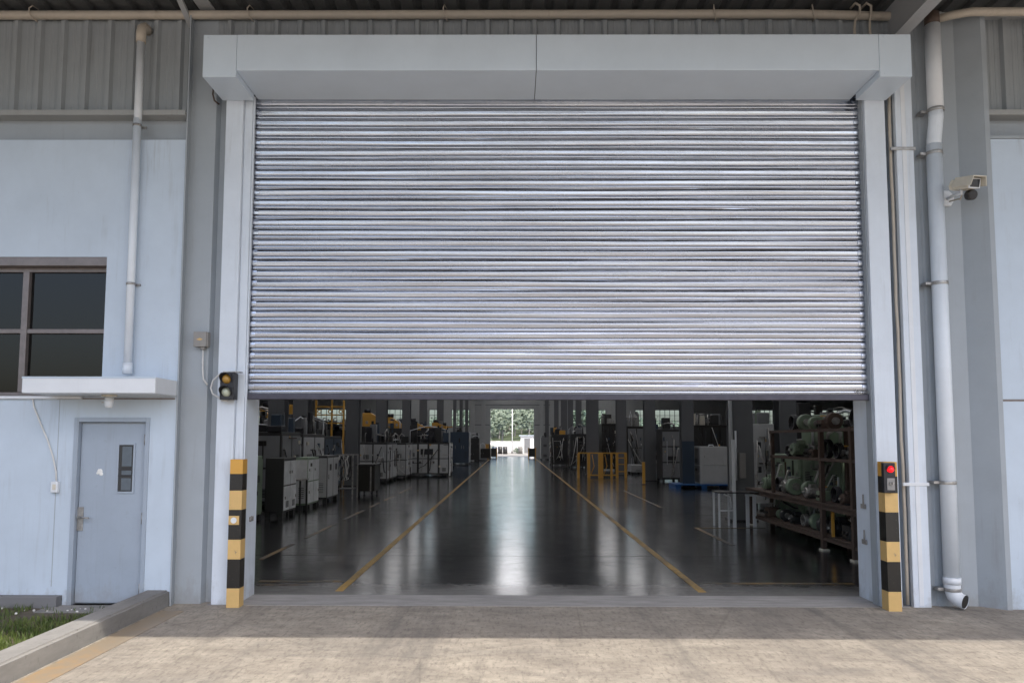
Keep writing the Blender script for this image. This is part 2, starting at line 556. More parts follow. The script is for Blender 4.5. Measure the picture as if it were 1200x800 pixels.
# side door
dr = obj('door', MB().box(dx0 + .055, dx1 - .05, YL + .045, YL + .085, .02, dz - .055), M['door'], hall, .004,
         label='grey steel side door with a narrow vision panel')
b = MB()
b.box(dx0, dx0 + .05, YL - .012, .1, 0, dz).box(dx1 - .045, dx1, YL - .012, .1, 0, dz).box(dx0 + .05, dx1 - .045, YL - .012, .1, dz - .05, dz)
b.box(dx0 + .05, dx1 - .045, YL + .09, .12, 0, .012)
obj('door_frame', b, M['door'], dr, .004)
vx0, vx1, vz0, vz1 = X(136.5, 550, YL), X(153.5, 550, YL), Z(145, 576, YL), Z(145, 521, YL)
vy = YL + .045
b = MB()
b.box(vx0 - .02, vx0, vy - .012, vy, vz0 - .02, vz1 + .02).box(vx1, vx1 + .02, vy - .012, vy, vz0 - .02, vz1 + .02)
b.box(vx0, vx1, vy - .012, vy, vz1, vz1 + .02).box(vx0, vx1, vy - .012, vy, vz0 - .02, vz0)
obj('vision_frame', b, M['door'], dr, .002)
m, t, bb = nt('vision_glass')
bb.inputs['Base Color'].default_value = (.02, .025, .03, 1); bb.inputs['Roughness'].default_value = .04
M['vglass'] = m
obj('vision_pane', MB().box(vx0, vx1, vy - .005, vy - .001, vz0, vz1), m, dr)
zb1, zb2 = Z(145, 549, vy), Z(145, 557, vy)
obj('vision_bar', MB().box(vx0, vx1, vy - .010, vy - .0055, zb1 - .006, zb1 + .006).box(vx0, vx1, vy - .010, vy - .0055, zb2 - .006, zb2 + .006), M['darkm'], dr)
# bluish patches painted on the pane in place of its reflections
b = MB()
for a, c_ in ((523, 546), (551, 556), (560, 574)):
    b.box(vx0 + .035, vx1 - .018, vy - .0054, vy - .005, Z(145, c_, vy), Z(145, a, vy))
obj('pane_reflection', b, plain('painted_reflection', (.10, .125, .15), .4), dr)
hx0, hx1 = X(88, 608, YL), X(95, 608, YL); hz0, hz1 = Z(91, 622, YL), Z(91, 594, YL)
hd = obj('door_handle', MB().box(hx0, hx1, vy - .012, vy, hz0, hz1), M['steel'], dr, .003)
b = MB().cyl(((hx0 + hx1) / 2, vy - .012, hz1 - .11), ((hx0 + hx1) / 2, vy - .055, hz1 - .11), .011)
b.cyl(((hx0 + hx1) / 2, vy - .05, hz1 - .11), ((hx0 + hx1) / 2 + .12, vy - .05, hz1 - .115), .009)
b.cyl(((hx0 + hx1) / 2, vy - .012, hz0 + .05), ((hx0 + hx1) / 2, vy - .018, hz0 + .05), .012)
obj('lever', b, M['steel'], dr)
for py in (515, 607, 690):
    zz = Z(170, py, YL)
    obj('hinge', MB().cyl((dx1 - .047, vy - .045, zz - .06), (dx1 - .047, vy - .045, zz + .06), .011), M['steel'], dr)
b = MB().ball((X(117, 552, vy), vy + .001, Z(117, 552, vy)), .03, 6).ball((X(118.5, 555, vy), vy + .001, Z(118, 555, vy)), .022, 6).ball((X(114.5, 554, vy), vy, Z(118, 554, vy)), .016, 6)
b.v = [(x, vy + (y - vy) * .07, z) for x, y, z in b.v]
obj('paint_splash', b, M['paper'], dr)
# recessed band, flashing and cladding, left
zf0, zf1 = Z(110, 137, YL), Z(110, 131, YL)
zc = 6.62
obj('recess_band', MB().box(-20, XL, .06, .4, ztop, zf0 + .01), M['column'], hall)
def flashing(x0, x1):
    b = MB().prism([(-.10, zf0), (.06, zf0), (.06, zf1 + .01), (-.10, zf1)], x0, x1)
    return obj('flashing', b, M['flash'], hall, .003)
flashing(-20, XL)
def cladding(x0, x1, xr, z0, z1, pitch=.27):
    """trapezoid-ribbed sheet with ribs through x = xr"""
    k0 = math.floor((x0 - xr) / pitch)
    pts = [(x0, .055)]
    x = xr + k0 * pitch
    while x < x1 + pitch:
        for dx, dy in ((-.040, .055), (-.020, .008), (.020, .008), (.040, .055), (.10, .055), (.105, .051), (.125, .051), (.13, .055), (.165, .055), (.17, .051), (.19, .051), (.195, .055)):
            if pts[-1][0] < x + dx < x1: pts.append((x + dx, dy))
        x += pitch
    pts.append((x1, .055))
    pts += [(x1, .10), (x0, .10)]
    return obj('cladding', MB().prism(pts, z0, z1, 'z'), M['clad'], hall)
zc0 = zf1 + .008
cladding(-20, X(219, 80, .03), X(18, 80, .03), zc0, zc)
cladding(X(250, 30, .03), X(1060, 30, .03), X(270, 30, .03), 6.0, zc)
xr0 = X(1139, 80, YR)
cladding(xr0 + .02, 22, X(1178, 80, .03), zc0, zc)
b = MB().box(-20, X(219, 80, .03), .102, .4, zf0 + .012, 6.75).box(X(219, 80, .03), xr0 + .02, .102, .5, 6.0, 6.75).box(xr0 + .02, 22, .102, .4, zf0 + .012, 6.75)
b.box(-32, 42, .15, .5, 6.752, 9)
b.box(-32, -20, -.02, .4, 0, 6.75).box(22, 42, -.02, .4, 0, 6.75)
b.box(-3.75, 4.9, .45, .55, 5.75, 6.0)
obj('upper_wall', b, M['inwall'], hall)
# left column: flange slope, web and return
def column(pts, name='column'):
    return obj(name, MB().prism(pts, -.02, zc, 'z'), M['column'], hall, .004)
xa, xb, xc, xd = XL + .003, X(213, 450, YW), X(243, 450, YW), X(253.5, 450, YW)
xta = X(221, 100, YW)
column([(xa, YL - .02), (xa + .018, YL - .02), (xb, YW), (xc, YW), (xc + .02, YW + .09), (xd + .12, YW + .10), (xd + .12, .45), (xa, .45)])
# right web column with its slanted flange
xw0, xw1, xw2, xw3 = 4.30, X(1133, 400, YW), X(1164, 400, YR), X(1170, 400, YR)
column([(xw0, YW + .02), (4.62, YW + .02), (4.64, YW), (xw1, YW), (xw2, YR - .03), (xw3, YR - .03), (xw3 - .002, .45), (xw0, .45)])
# right wall, upper and lower panel with the open joint between
zj = Z(1185, 469, YR); zrt = Z(1185, 163, YR)
obj('wall', MB().box(xw3 + .002, 22, YR, .4, 0, zj - .012), M['wall'], hall, .003)
obj('wall', MB().box(xw3 + .002, 22, YR, .4, zj + .012, zrt), M['wall'], hall, .003)
obj('groove_strip', MB().box(xw3 + .002, 22, YR + .015, .38, zj - .0119, zj + .0119), M['frame'], hall)
obj('recess_band', MB().box(xw3 + .002, 22, .06, .4, zrt, zf0 + .01), M['column'], hall)
flashing(xw3 + .002, 22)
obj('window_sill', MB().box(xw3 + .002, 22, YR - .02, .05, zrt + .001, zrt + .03), M['column'], hall)
# piers either side of the opening, seen inside the jambs
JY = .54
xjl, xjr = X(290, 480, .16), X(1018.5, 480, .16)
obj('jamb', MB().box(xd + .125, xjl, .17, JY, 0, 5.9), M['guide'], hall, .004)
obj('jamb', MB().box(xjr, xw0 - .002, .17, JY, 0, 5.9), M['guide'], hall, .004)
for sx_, x_ in ((1, xjl), (-1, xjr)):
    for zz in ((.62, 1.02) if sx_ < 0 else (.86,)):
        obj('shoot_bolt', MB().box(x_ + sx_ * .002, x_ + sx_ * .018, .30, .40, zz, zz + .05).cyl((x_ + sx_ * .02, .33, zz + .02), (x_ + sx_ * .02, .33, zz + .16 if sx_ < 0 else zz + .06), .009), M['greybox'], hall)
# inside of the front wall, side walls, end wall, roof
b = MB().box(-32, -3.76, .402, .55, 0, 8.5)
b = MB().box(-32, -20, .41, .55, 0, 6.7).box(4.92, 42, .41, .55, 0, 6.7).box(-20, wx0 - .61, .41, .55, 0, 6.7)
b.box(wx0 - .61, XL - .1, .41, .55, 4.51, 6.7).box(wx1 + .61, XL - .1, .41, .55, 0, 4.5)
obj('inner_wall', b, M['inwall'], hall)
obj('side_wall', MB().box(-32.3, -32, .5, YB + .3, 0, 9), M['inwall'], hall)
obj('side_wall', MB().box(42, 42.3, .5, YB + .3, 0, 9), M['inwall'], hall)
# end wall with door opening and window bays
DW, DH, WT, WB_ = (-2.25, 2.30), 4.98, 4.95, 3.15
bays = [(-28.5, -24.6), (-20.6, -16.2), (-13.4, -10.6), (-8.7, -7.5), (-6.35, -4.45), (6.2, 8.0), (9.0, 9.85), (12.9, 17.6), (24.2, 27.6), (29.0, 37.5)]
b = MB()
xs = -32
added_glazing = [(-9.9, -8.2), (-2.25, 2.30), (11.2, 12.7)]              # unseen glazed strips added high up to throw bright streaks on the floor
for x0, x1 in sorted(bays + [DW]):
    b.box(xs, x0, YB, YB + .3, 0, 5.6)
    if (x0, x1) == DW: b.box(x0, x1, YB, YB + .3, DH, 5.6)
    else: b.box(x0, x1, YB, YB + .3, 0, WB_).box(x0, x1, YB, YB + .3, WT, 5.6)
    xs = x1
b.box(xs, 42, YB, YB + .3, 0, 5.6)
xs = -32
for x0, x1 in added_glazing:
    b.box(xs, x0, YB, YB + .3, 5.6, 9).box(x0, x1, YB, YB + .3, 8.6, 9).box(x0, x1, YB, YB + .3, 5.6, 5.95)
    xs = x1
b.box(xs, 42, YB, YB + .3, 5.6, 9)
obj('end_wall', b, M['inwall'], hall)
for x0, x1 in added_glazing:
    b = MB().box(x0, x1, YB + .08, YB + .14, 5.95, 6.0).box(x0, x1, YB + .08, YB + .14, 8.55, 8.6)
    for k in range(5):
        xx = x0 + (x1 - x0 - .04) * k / 4
        b.box(xx, xx + .04, YB + .08, YB + .14, 6.0, 8.55)
    wn = obj('added_fanlight', b, M['colgrey'], hall)
    obj('pane', MB().box(x0 + .03, x1 - .03, YB + .105, YB + .11, 5.98, 8.57), M['glass'], wn)
for x_ in (-4.1, -3.0, 3.1, 4.2):
    obj('pilaster', MB().box(x_ - .2, x_ + .2, YB - .18, YB - .001, 0, 8.4), M['inwall'], hall)
obj('wall_rail', MB().box(-4.3, -2.3, YB - .03, YB - .0015, 3.3, 3.38).box(2.35, 4.4, YB - .03, YB - .0015, 3.3, 3.38).box(-4.3, 4.4, YB - .03, YB - .0015, 5.4, 5.46), M['colgrey'], hall)
for x0, x1 in bays:
    n = max(2, round((x1 - x0) / .55))
    b = MB()
    b.box(x0, x1, YB + .1, YB + .16, WB_, WB_ + .05).box(x0, x1, YB + .1, YB + .16, WT - .05, WT)
    for i in range(n + 1):
        xx = x0 + (x1 - x0 - .05) * i / n
        b.box(xx, xx + .05, YB + .1, YB + .16, WB_ + .05, WT - .05)
    for k in (1, 2):
        zz = WB_ + (WT - WB_) * k / 3
        b.box(x0 + .05, x1 - .05, YB + .11, YB + .15, zz - .02, zz + .02)
    wn = obj('window', b, M['colgrey'], hall)
    obj('pane', MB().box(x0 + .03, x1 - .03, YB + .125, YB + .13, WB_ + .03, WT - .03), M['glass'], wn)
b = MB()
xs = -32
for x0, x1 in ((-10.4, -7.4), (-1, 1), (7.4, 10.4)):
    b.box(xs, x0, .5, YB + .3, 8.9, 9.1); xs = x1
b.box(xs, 42, .5, YB + .3, 8.9, 9.1)
obj('roof', b, M['inroof'], hall)
for x0, x1 in ((-10.4, -7.4), (-1, 1), (7.4, 10.4)):
    obj('added_roof_light', MB().add([(x0, .5, 9.05), (x1, .5, 9.05), (x1, YB, 9.05), (x0, YB, 9.05)], [(0, 1, 2, 3)]), M['added_rooflight' if x0 == -1 else 'added_rooflight_dim'], hall)  # added out of view as daylight for the dark interior
b = MB()
for k in range(8):
    y = 6 + k * 8.6
    b.box(-31.9, 41.9, y - .1, y + .1, 8.0, 8.4)
obj('roof_beam', b, M['colgrey'], hall)
# steel columns of the hall (photo pixel of the centre, distance from camera, width, base paint)
cols = [(326, 19.6, .42), (354, 24.5, .50), (414, 28.4, .48), (447.5, 36.6, .53), (476.5, 43.6, .48), (496, 52.4, .5), (516, 60, .52), (533, 69, .3), (540.5, 70, .3), (547, 71, .3),
        (866, 16.6, .46), (804, 27.6, .45), (760.5, 32.5, .47), (727.5, 37.5, .48), (694, 38, .60), (678, 52, .40), (919, 21.5, .50), (661, 60, .5), (652, 67, .4), (641, 70, .35), (668.5, 57, .4)]
for px, d, wd in cols:
    x = (px - 600) / FOC * d
    y = d + CY
    b = MB()
    tf, h_ = .03, wd * .5
    b.box(x - h_, x + h_, y - wd / 2, y - wd / 2 + tf, 0, 8.9).box(x - h_, x + h_, y + wd / 2 - tf, y + wd / 2, 0, 8.9)
    b.box(x - .012, x + .012, y - wd / 2 + tf, y + wd / 2 - tf, 0, 8.9)
    c_ = obj('column', b, M['colgrey'], hall)
    if px in (804, 866, 412.5, 694, 760.5):
        obj('cover_plate', MB().box(x - h_ - .004, x + h_ + .004, y - wd / 2 - .006, y - wd / 2 - .001, 0, 1.75), M['machblue'] if px == 804 else M['colgrey'], c_)
    obj('base_plate', MB().box(x - h_ - .06, x + h_ + .06, y - wd / 2 - .06, y + wd / 2 + .06, -.003, .025), M['darkm'], c_)
# white conduit and panel on the near right column
x = (866 - 600) / FOC * 16.6
b = MB().cyl((x - .30, 8.3, .05), (x - .30, 8.3, 8.8), .045, 12).cyl((x - .18, 8.33, .9), (x - .18, 8.33, 2.0), .022, 8)
obj('conduit_pipe', b, M['white'], hall)
obj('switch_box', MB().box(x - .12, x + .02, 8.26, 8.36, .95, 1.5), M['greybox'], hall, .006)

# ------------------------------------------------------------------ roller shutter
ZT, ZB = Z(650, 110, .12), Z(650, 461, .12)
sh = thing('roller_shutter', 'half raised galvanised roller shutter with white head box above the open doorway', 'roller shutter', (.5, .12, 0))
cx0, cx1 = X(294, 290, .12) - .03, X(1013, 290, .12) + .03
ns = 30
pitch = (ZT - ZB) / (ns - .5)
prof = [(.145, ZB)]
for i in range(ns + 1):
    z0 = ZB + i * pitch
    # rolled joint, narrow lower strip, crease, then the broad face
    q = [(.136, .000), (.136, .003), (.124, .006), (.1215, .012), (.1215, .022), (.124, .028), (.132, .031), (.132, .034), (.120, .039)]
    prof += [(y, z0 + z * pitch / .115) for y, z in q]
    for k in range(11):
        a = k / 10
        bow = .0045 * (1 - (2 * a - 1) ** 2) + .0025 * math.exp(-((a - .62) / .1) ** 2)
        prof.append((.1185 - bow, z0 + (.042 + .064 * a) * pitch / .115))
    prof += [(y, z0 + z * pitch / .115) for y, z in ((.122, .109), (.128, .112))]
prof = [p for p in prof if p[1] <= ZT + .02]
nx = 90
b = MB()
rows = []
n = len(prof)
Rw = random.Random(3)
ph = [(Rw.uniform(0, 6.28), Rw.uniform(.6, 1.6), Rw.uniform(0, 6.28)) for _ in range(ns + 2)]
def z_mid(k): return ZB + (k + .6) * pitch
vs, fs = [], []
for ix in range(nx + 1):
    x = cx0 + (cx1 - cx0) * ix / nx
    for j, (y, z) in enumerate(prof):
        s_ = max(0, min(ns, int((z - ZB) / pitch)))
        p1, fr, p2 = ph[s_]
        dy = .0018 * math.sin(fr * x + p1) + .0010 * math.sin(3.1 * x + p2) +   .0007 * math.sin(1.3 * x + p1 + 60 * (z - z_mid(s_)))
        dz_ = .0034 * math.sin(.9 * fr * x + p2)
        vs.append((x, y + dy, z + (dz_ if 0 < j < n - 1 else 0)))
for ix in range(nx):
    for j in range(n - 1):
        a = ix * n + j
        fs.append((a, a + n, a + n + 1, a + 1))
k = len(vs)
vs += [(cx0, .16, ZB), (cx1, .16, ZB), (cx1, .16, ZT + .02), (cx0, .16, ZT + .02)]
fs.append((k, k + 3, k + 2, k + 1))
b.add(vs, fs, True)
cur = obj('curtain', b, M['galv'], sh)
cur.data.polygons.foreach_set('use_smooth', [True] * len(cur.data.polygons))
for o_ in (cur,):
    md = o_.modifiers.new('split', 'EDGE_SPLIT'); md.split_angle = rad(42)
# slat end locks
lock = None
for xe in (cx0 + .035, cx1 - .035 - .075):
    for i in range(ns):
        z0 = ZB + i * pitch
        obj('end_lock', MB().prism([(.140, z0 + .042), (.110, z0 + .045), (.107, z0 + .075), (.111, z0 + .103), (.140, z0 + .107)], xe, xe + .075), M['galv'], sh, .004)
zb0, zb1_ = Z(650, 468.5, .12), Z(650, 461.5, .12)
obj('bottom_bar', MB().box(xjl - .04, xjr + .04, .085, .165, zb0, zb1_), M['bar'], sh, .006)
# worn stencil on the last slat
cu = bpy.data.curves.new('stencil', 'FONT')
cu.body = 'HETIA'
cu.size = .062; cu.extrude = .001
to = bpy.data.objects.new('stencil_tmp', cu)
COL.objects.link(to)
bpy.context.view_layer.update()
me = bpy.data.meshes.new_from_object(to.evaluated_get(bpy.context.evaluated_depsgraph_get()))
bpy.data.objects.remove(to)
tx, tz_ = X(1003, 459, .1), Z(1003, 461, .1)
bm_ = MB().add([(tx + v.co.x * .95, .106 - v.co.z, tz_ + v.co.y) for v in me.vertices], [tuple(p.vertices) for p in me.polygons])
obj('stencil_lettering', bm_, M['greybox'], sh)
# side guides: left post, left guide, right guide
def gz(): return Z(650, 112, 0) + .02
gtop = gz()
gx = [X(254.8, 450, 0), X(275.5, 450, 0), X(286.3, 450, .03), X(290.5, 450, .05)]
obj('guide_rail', MB().box(gx[0], gx[1], 0, .16, -.01, Z(270, 97, 0)), M['guide'], sh, .008)
obj('guide_rail', MB().box(gx[1] + .002, gx[2], .045, .168, 0, gtop).box(gx[2] + .001, gx[2] + .018, .06, .10, 0, gtop), M['guide'], sh, .004)
gx = [X(1020.5, 450, .04), X(1024.2, 450, 0), X(1048.6, 450, 0)]
obj('guide_rail', MB().box(gx[1], gx[2], 0, .16, -.01, gtop), M['guide'], sh, .006)
obj('guide_rail', MB().box(gx[0], gx[1] - .002, .045, .168, 0, gtop), M['column'], sh, .003)
# head box with deeper end caps
HY = -.55
hx0, hx1_, hz1, hz0, hz2 = X(238, 60, HY), X(1068, 60, HY), Z(650, 40.5, HY), Z(650, 82.5, HY), Z(650, 90, HY)
hxi0, hxi1 = X(276.5, 82, HY), X(1031, 82, HY)
xs_ = X(628.5, 60, HY)
obj('head_box', MB().box(hxi0 + .002, xs_ - .003, HY, .165, hz0, hz1), M['header'], sh, .006)
obj('head_box', MB().box(xs_ + .003, hxi1 - .002, HY, .165, hz0, hz1), M['header'], sh, .006)
obj('head_box_seam', MB().box(xs_ - .003, xs_ + .003, HY + .008, .16, hz0 + .006, hz1 - .006), M['darkm'], sh)
obj('end_cap', MB().box(hx0, hxi0, HY, -.003, hz2, hz1 - .001), M['header'], sh, .006)
obj('end_cap', MB().box(hxi1, hx1_, HY, -.003, hz2, hz1 - .001), M['header'], sh, .006)
b = MB()
for (a, c_) in ((hx0 + .05, hxi0 - .05), (hxi1 + .05, hx1_ - .05)):
    for zz in (hz1 - .03, hz2 + .03):
        for xx in (a, c_): b.ball((xx, HY - .001, zz), .006, 5)
obj('rivet', b, M['header'], sh)

# ------------------------------------------------------------------ canopy roof over the apron
YE = -1.30 + (sd.y / sd.z) * 6.72
can = thing('canopy_roof', 'dark sheet metal canopy roof above the roller shutter and its long pipe', 'canopy', (0, -2, 6.7))
pts = []
x = -26.0
while x < 34:
    for dx, dz_ in ((0, 0), (.11, 0), (.14, .045), (.20, .045), (.23, 0)): pts.append((x + dx, 6.74 + dz_))
    x += .25
pts += [(34, 6.80), (-26, 6.80)]
obj('roof_sheet', MB().prism(pts, YE, .15, 'y'), M['roof'], can)
for xx, zr, wd_ in ((X(243, 12, 0), Z(243, 12, 0), .085), (X(1059, 36, -.3), Z(1059, 38, -.3), .075)):
    b = MB().box(xx - wd_, xx + wd_, YE + .6, .1, zr, zr + .014).box(xx - .01, xx + .01, YE + .6, .1, zr + .014, 6.72)
    obj('rafter', b, M['rafter'], can)
for y in (YE + .02, -3.3, -1.9, -.65):
    obj('purlin', MB().box(-26, 34, y, y + .06, 6.706, 6.739), M['roof'], can)
xx = X(222, 8, 0)
obj('brace', MB().prism([(.1, 6.52), (-.30, 6.70), (-.22, 6.70), (.1, 6.59)], xx - .03, xx + .03), M['rafter'], can)

# ------------------------------------------------------------------ pipes on the facade
zp = Z(600, 17, -.03)
rp = .048
pp = thing('wall_pipe', 'long rust stained cream pipe running along under the canopy roof', 'pipe', (0, -.03, zp))
b = MB().tube([(-16, -.03, Z(5, 18, -.03)), (X(300, 18, 0), -.03, zp - .005), (X(940, 17, 0), -.03, zp), (X(1040, 18, 0), -.03, zp - .03), (X(1052, 21, 0), -.03, zp - .05)], rp, 14)
obj('pipe_run', b, M['pvcold'], pp)
b = MB().tube([(X(1096, 23, -.1), -.05, Z(1096, 21, -.1)), (X(1115, 20, -.1), -.13, Z(1115, 19.5, -.1)), (X(1137, 16, -.2), -.23, Z(1137, 16, -.2)), (X(1150, 16, -.2), -.23, Z(1150, 16, -.2)), (12, -.23, Z(1195, 16, -.2))], rp * .95, 14)
obj('pipe_run', b, M['pvcold'], pp)
for px in (38, 292, 520, 835, 950):
    xx = X(px, 16, -.03)
    obj('hook', MB().tube([(xx + .03, .03, zp + .10), (xx + .01, -.05, zp + .10), (xx, -.09, zp + .04), (xx + .005, -.09, zp - .02), (xx + .03, -.06, zp - .065), (xx + .04, .02, zp - .06)], .008, 6), M['pvcold'], pp)
for k, px in enumerate((1004, 1017)):
    xx = X(px, 16, -.1)
    o_ = tag(obj('drop_hose', MB().tube([(xx - .03, -.02, zp + .07), (xx - .01, -.10, zp + .085), (xx + .03, -.12, zp + .04), (xx + .03, -.11, zp - .05), (xx - .02 + .04 * k, -.10, zp - .12), (xx - .03 + .05 * k, -.09, zp - .22), (xx - .02 + .05 * k, -.09, zp - .34)], .014, 8), M['pvcold'], None, loc=(xx, -.1, zp)),
        ['hooked cream hose dropping behind the head box, with an S bend', 'straight cream hose dropping behind the head box nearest the rafter'][k], 'hose', 'hoses over the head box')

# left downpipe
xp = X(158, 240, -.11)
rp2 = .042
dp = thing('downpipe', 'slim white downpipe ending on the slab over the side door', 'downpipe', (xp, -.12, Z(152, 440, -.11)))
zt, zb_, zm = Z(164, 34, -.11), Z(153, 437, -.11), Z(163, 140, -.11)
obj('pipe', MB().tube([(xp, -.125, zb_), (xp, -.125, zm)], rp2, 16), M['pvc'], dp)
obj('pipe', MB().tube([(xp, -.125, zm - .04), (xp + .002, -.125, zm + .02), (xp + .002, -.125, zt - .16)], rp2 * .98, 16), M['white'], dp)
obj('elbow', MB().tube([(xp + .002, -.125, zt - .17), (xp + .002, -.125, zt - .05), (xp + .002, -.11, zt), (xp + .002, -.05, zt + .05), (xp, .03, zt + .055)], rp2 * 1.25, 16), M['pvcold'], dp)
obj('socket', MB().cyl((xp, -.125, zb_ - .01), (xp, -.125, zb_ + .11), rp2 * 1.18, 16), M['pvc'], dp)
for py in (333, 148):
    zz = Z(158, py, -.11)
    obj('bracket', MB().cyl((xp, -.125, zz - .012), (xp, -.125, zz + .012), rp2 * 1.16, 16).box(xp - .075, xp + .075, -.075, -.05, zz - .012, zz + .012), M['steel'], dp)

# right downpipe
xq = X(1105.5, 440, -.06)
r3 = .083
yq = -.06
dq = thing('downpipe', 'fat white downpipe with an open elbow at its foot beside the right bollard', 'downpipe', (xq, yq, 0))
z_t, z_1, z_2, z_3 = Z(1090, 30, yq), Z(1093, 131, yq), Z(1092, 160, yq), Z(1117, 692, yq)
obj('pipe', MB().tube([(xq + .02, yq - .03, z_t - .02), (xq + .02, yq - .03, z_1)], r3 * .98, 20), M['white'], dq)
obj('offset_bend', MB().tube([(xq + .02, yq - .03, z_1 + .01), (xq + .02, yq - .03, z_1 - .09), (xq + .005, yq, z_2 - .05), (xq, yq, z_2 - .12)], r3 * .90, 20), M['pvc'], dq)
obj('pipe', MB().tube([(xq, yq, z_2 - .10), (xq, yq, .22)], r3 * .96, 20), M['pvc'], dq)
obj('gutter_outlet', MB().tube([(xq + .02, yq - .03, z_t + .12), (xq + .02, yq - .03, z_t - .03)], r3 * .93, 16), M['rust'], dq)
el = [(xq, yq, .30), (xq, yq, .20), (xq + .010, yq - .015, .140), (xq + .04, yq - .06, .098), (xq + .07, yq - .105, .090)]
obj('elbow', MB().tube(el, [r3 * .98, r3 * .97, r3 * .95, r3 * .93, r3 * .92], 20, False), M['white'], dq)
e1, e2 = Vector(el[-2]), Vector(el[-1]); dd = (e2 - e1).normalized()
obj('elbow_mouth_shade', MB().tube([e2 - dd * .012, e2 - dd * .004], r3 * .84, 20), M['black'], dq)  # black disc standing for the shade inside the open elbow
obj('socket', MB().cyl((xq, yq, .26), (xq, yq, .33), r3 * 1.05, 20), M['white'], dq)
for py in (131, 180, 332, 565, 690):
    zz = Z(1100, py, yq)
    ox = .02 if py < 140 else 0
    obj('bracket', MB().cyl((xq + ox, yq - ox * 1.5, zz - .018), (xq + ox, yq - ox * 1.5, zz + .018), r3 * 1.06, 20).box(xq + ox - .15, xq + ox - .07, yq + .0, yq + .10, zz - .015, zz + .015), M['steel'], dq, .002)
# square duct
xd0, xd1 = X(1060.5, 440, -.01), X(1081, 440, -.01)
du = thing('cable_duct', 'square white cable duct strapped upright between shutter guide and downpipe', 'duct', ((xd0 + xd1) / 2, 0, 0))
obj('duct_body', MB().box(xd0, xd1, -.015, .05, -.005, 6.10), M['guide'], du, .006)
obj('duct_lid', MB().box(xd0 + .06, xd0 + .11, -.020, -.016, .02, 6.05), M['white'], du, .002)
for py in (175, 567):
    zz = Z(1070, py, 0)
    obj('strap', MB().box(xd0 - .07, xd1 + .02, -.026, .0, zz - .018, zz + .018), M['steel'] if py < 300 else M['white'], du, .003)
xc_ = X(1054.5, 440, .03)
Rc = random.Random(5)
pts = [(xc_ + Rc.uniform(-.006, .006), .045, .02 + k * .3) for k in range(20)]
o_ = tag(obj('conduit', MB().tube(pts, .018, 8), M['pvcold'], None, loc=(xc_, .045, 0)), 'thin weathered conduit in the gap between shutter guide and square duct', 'conduit')

# ------------------------------------------------------------------ bollards
def bollard(cx_, yf, wd, stops, label):
    top = stops[-1][1]
    t_ = thing('bollard', label, 'bollard', (cx_, yf + wd / 2, 0), 'striped bollards beside the shutter')
    h_ = wd / 2
    for z0, z1, mt in stops:
        obj('band', MB().box(cx_ - h_, cx_ + h_, yf, yf + wd, z0, z1), M[mt], t_, .0015)
    return t_
yb1 = -.135
bx = (X(265.3, 711, yb1) + X(279.2, 711, yb1)) / 2
zz = [0] + [Z(275, p, yb1) for p in (689, 655, 632, 597, 574.5, 555, 538)]
mats = ['gold', 'black', 'gold', 'black', 'gold', 'black', 'yellow']
bo1 = bollard(bx, yb1, .137, [(zz[i] if i else -.01, zz[i + 1], mats[i]) for i in range(7)], 'black and yellow bollard with a small sensor plate, under the traffic light')
s0, s1 = Z(275, 614.5, yb1), Z(275, 604, yb1)
pl_ = obj('sensor_plate', MB().box(bx - .066, bx + .048, yb1 - .010, yb1 - .001, s0, s1), M['gold'], bo1, .003)
obj('sensor_eye', MB().cyl((bx - .008, yb1 - .0105, (s0 + s1) / 2), (bx - .008, yb1 - .017, (s0 + s1) / 2), .032, 18), M['white'], pl_)
yb2 = -.20
bx2 = (X(1042.4, 716, yb2) + X(1056.8, 716, yb2)) / 2
zz = [0] + [Z(1046, p, yb2) for p in (693, 658, 634.5, 600, 577.5, 558, 541)]
bo2 = bollard(bx2, yb2, .14, [(zz[i] if i else -.01, zz[i + 1], mats[i] if i != 4 else 'gold') for i in range(7)], 'black and yellow bollard carrying a red signal and key switch box')
kx0, kx1, kz0, kz1 = X(1035.5, 560, yb2 - .05), X(1049.3, 560, yb2 - .05), Z(1042, 577, yb2 - .05), Z(1042, 542, yb2 - .05)
ky = yb2 - .055
kb = obj('switch_box', MB().box(kx0, kx1, ky, yb2 - .001, kz0, kz1), M['darkm'], bo2, .006)
rz = Z(1043, 549.5, ky)
obj('signal_lamp', MB().ball((X(1043, 549.5, ky), ky - .008, rz), .036, 10), M['red'], kb)
obj('key_plate', MB().box(kx0 + .03, kx1 - .012, ky - .006, ky - .001, Z(1042, 574, ky), Z(1042, 560, ky)), M['greybox'], kb, .003)
kk = Z(1042, 566, ky)
obj('key_barrel', MB().cyl(((kx0 + kx1) / 2 + .012, ky - .006, kk), ((kx0 + kx1) / 2 + .012, ky - .022, kk), .022, 16).box((kx0 + kx1) / 2 + .008, (kx0 + kx1) / 2 + .016, ky - .045, ky - .022, kk - .015, kk + .015), M['steel'], kb)
obj('lamp_hood', MB().tube([(X(1043, 549.5, ky) + .042 * math.cos(a), ky - .018, rz + .042 * math.sin(a)) for a in [math.pi * k / 10 for k in range(11)]], .007, 6), M['darkm'], kb)

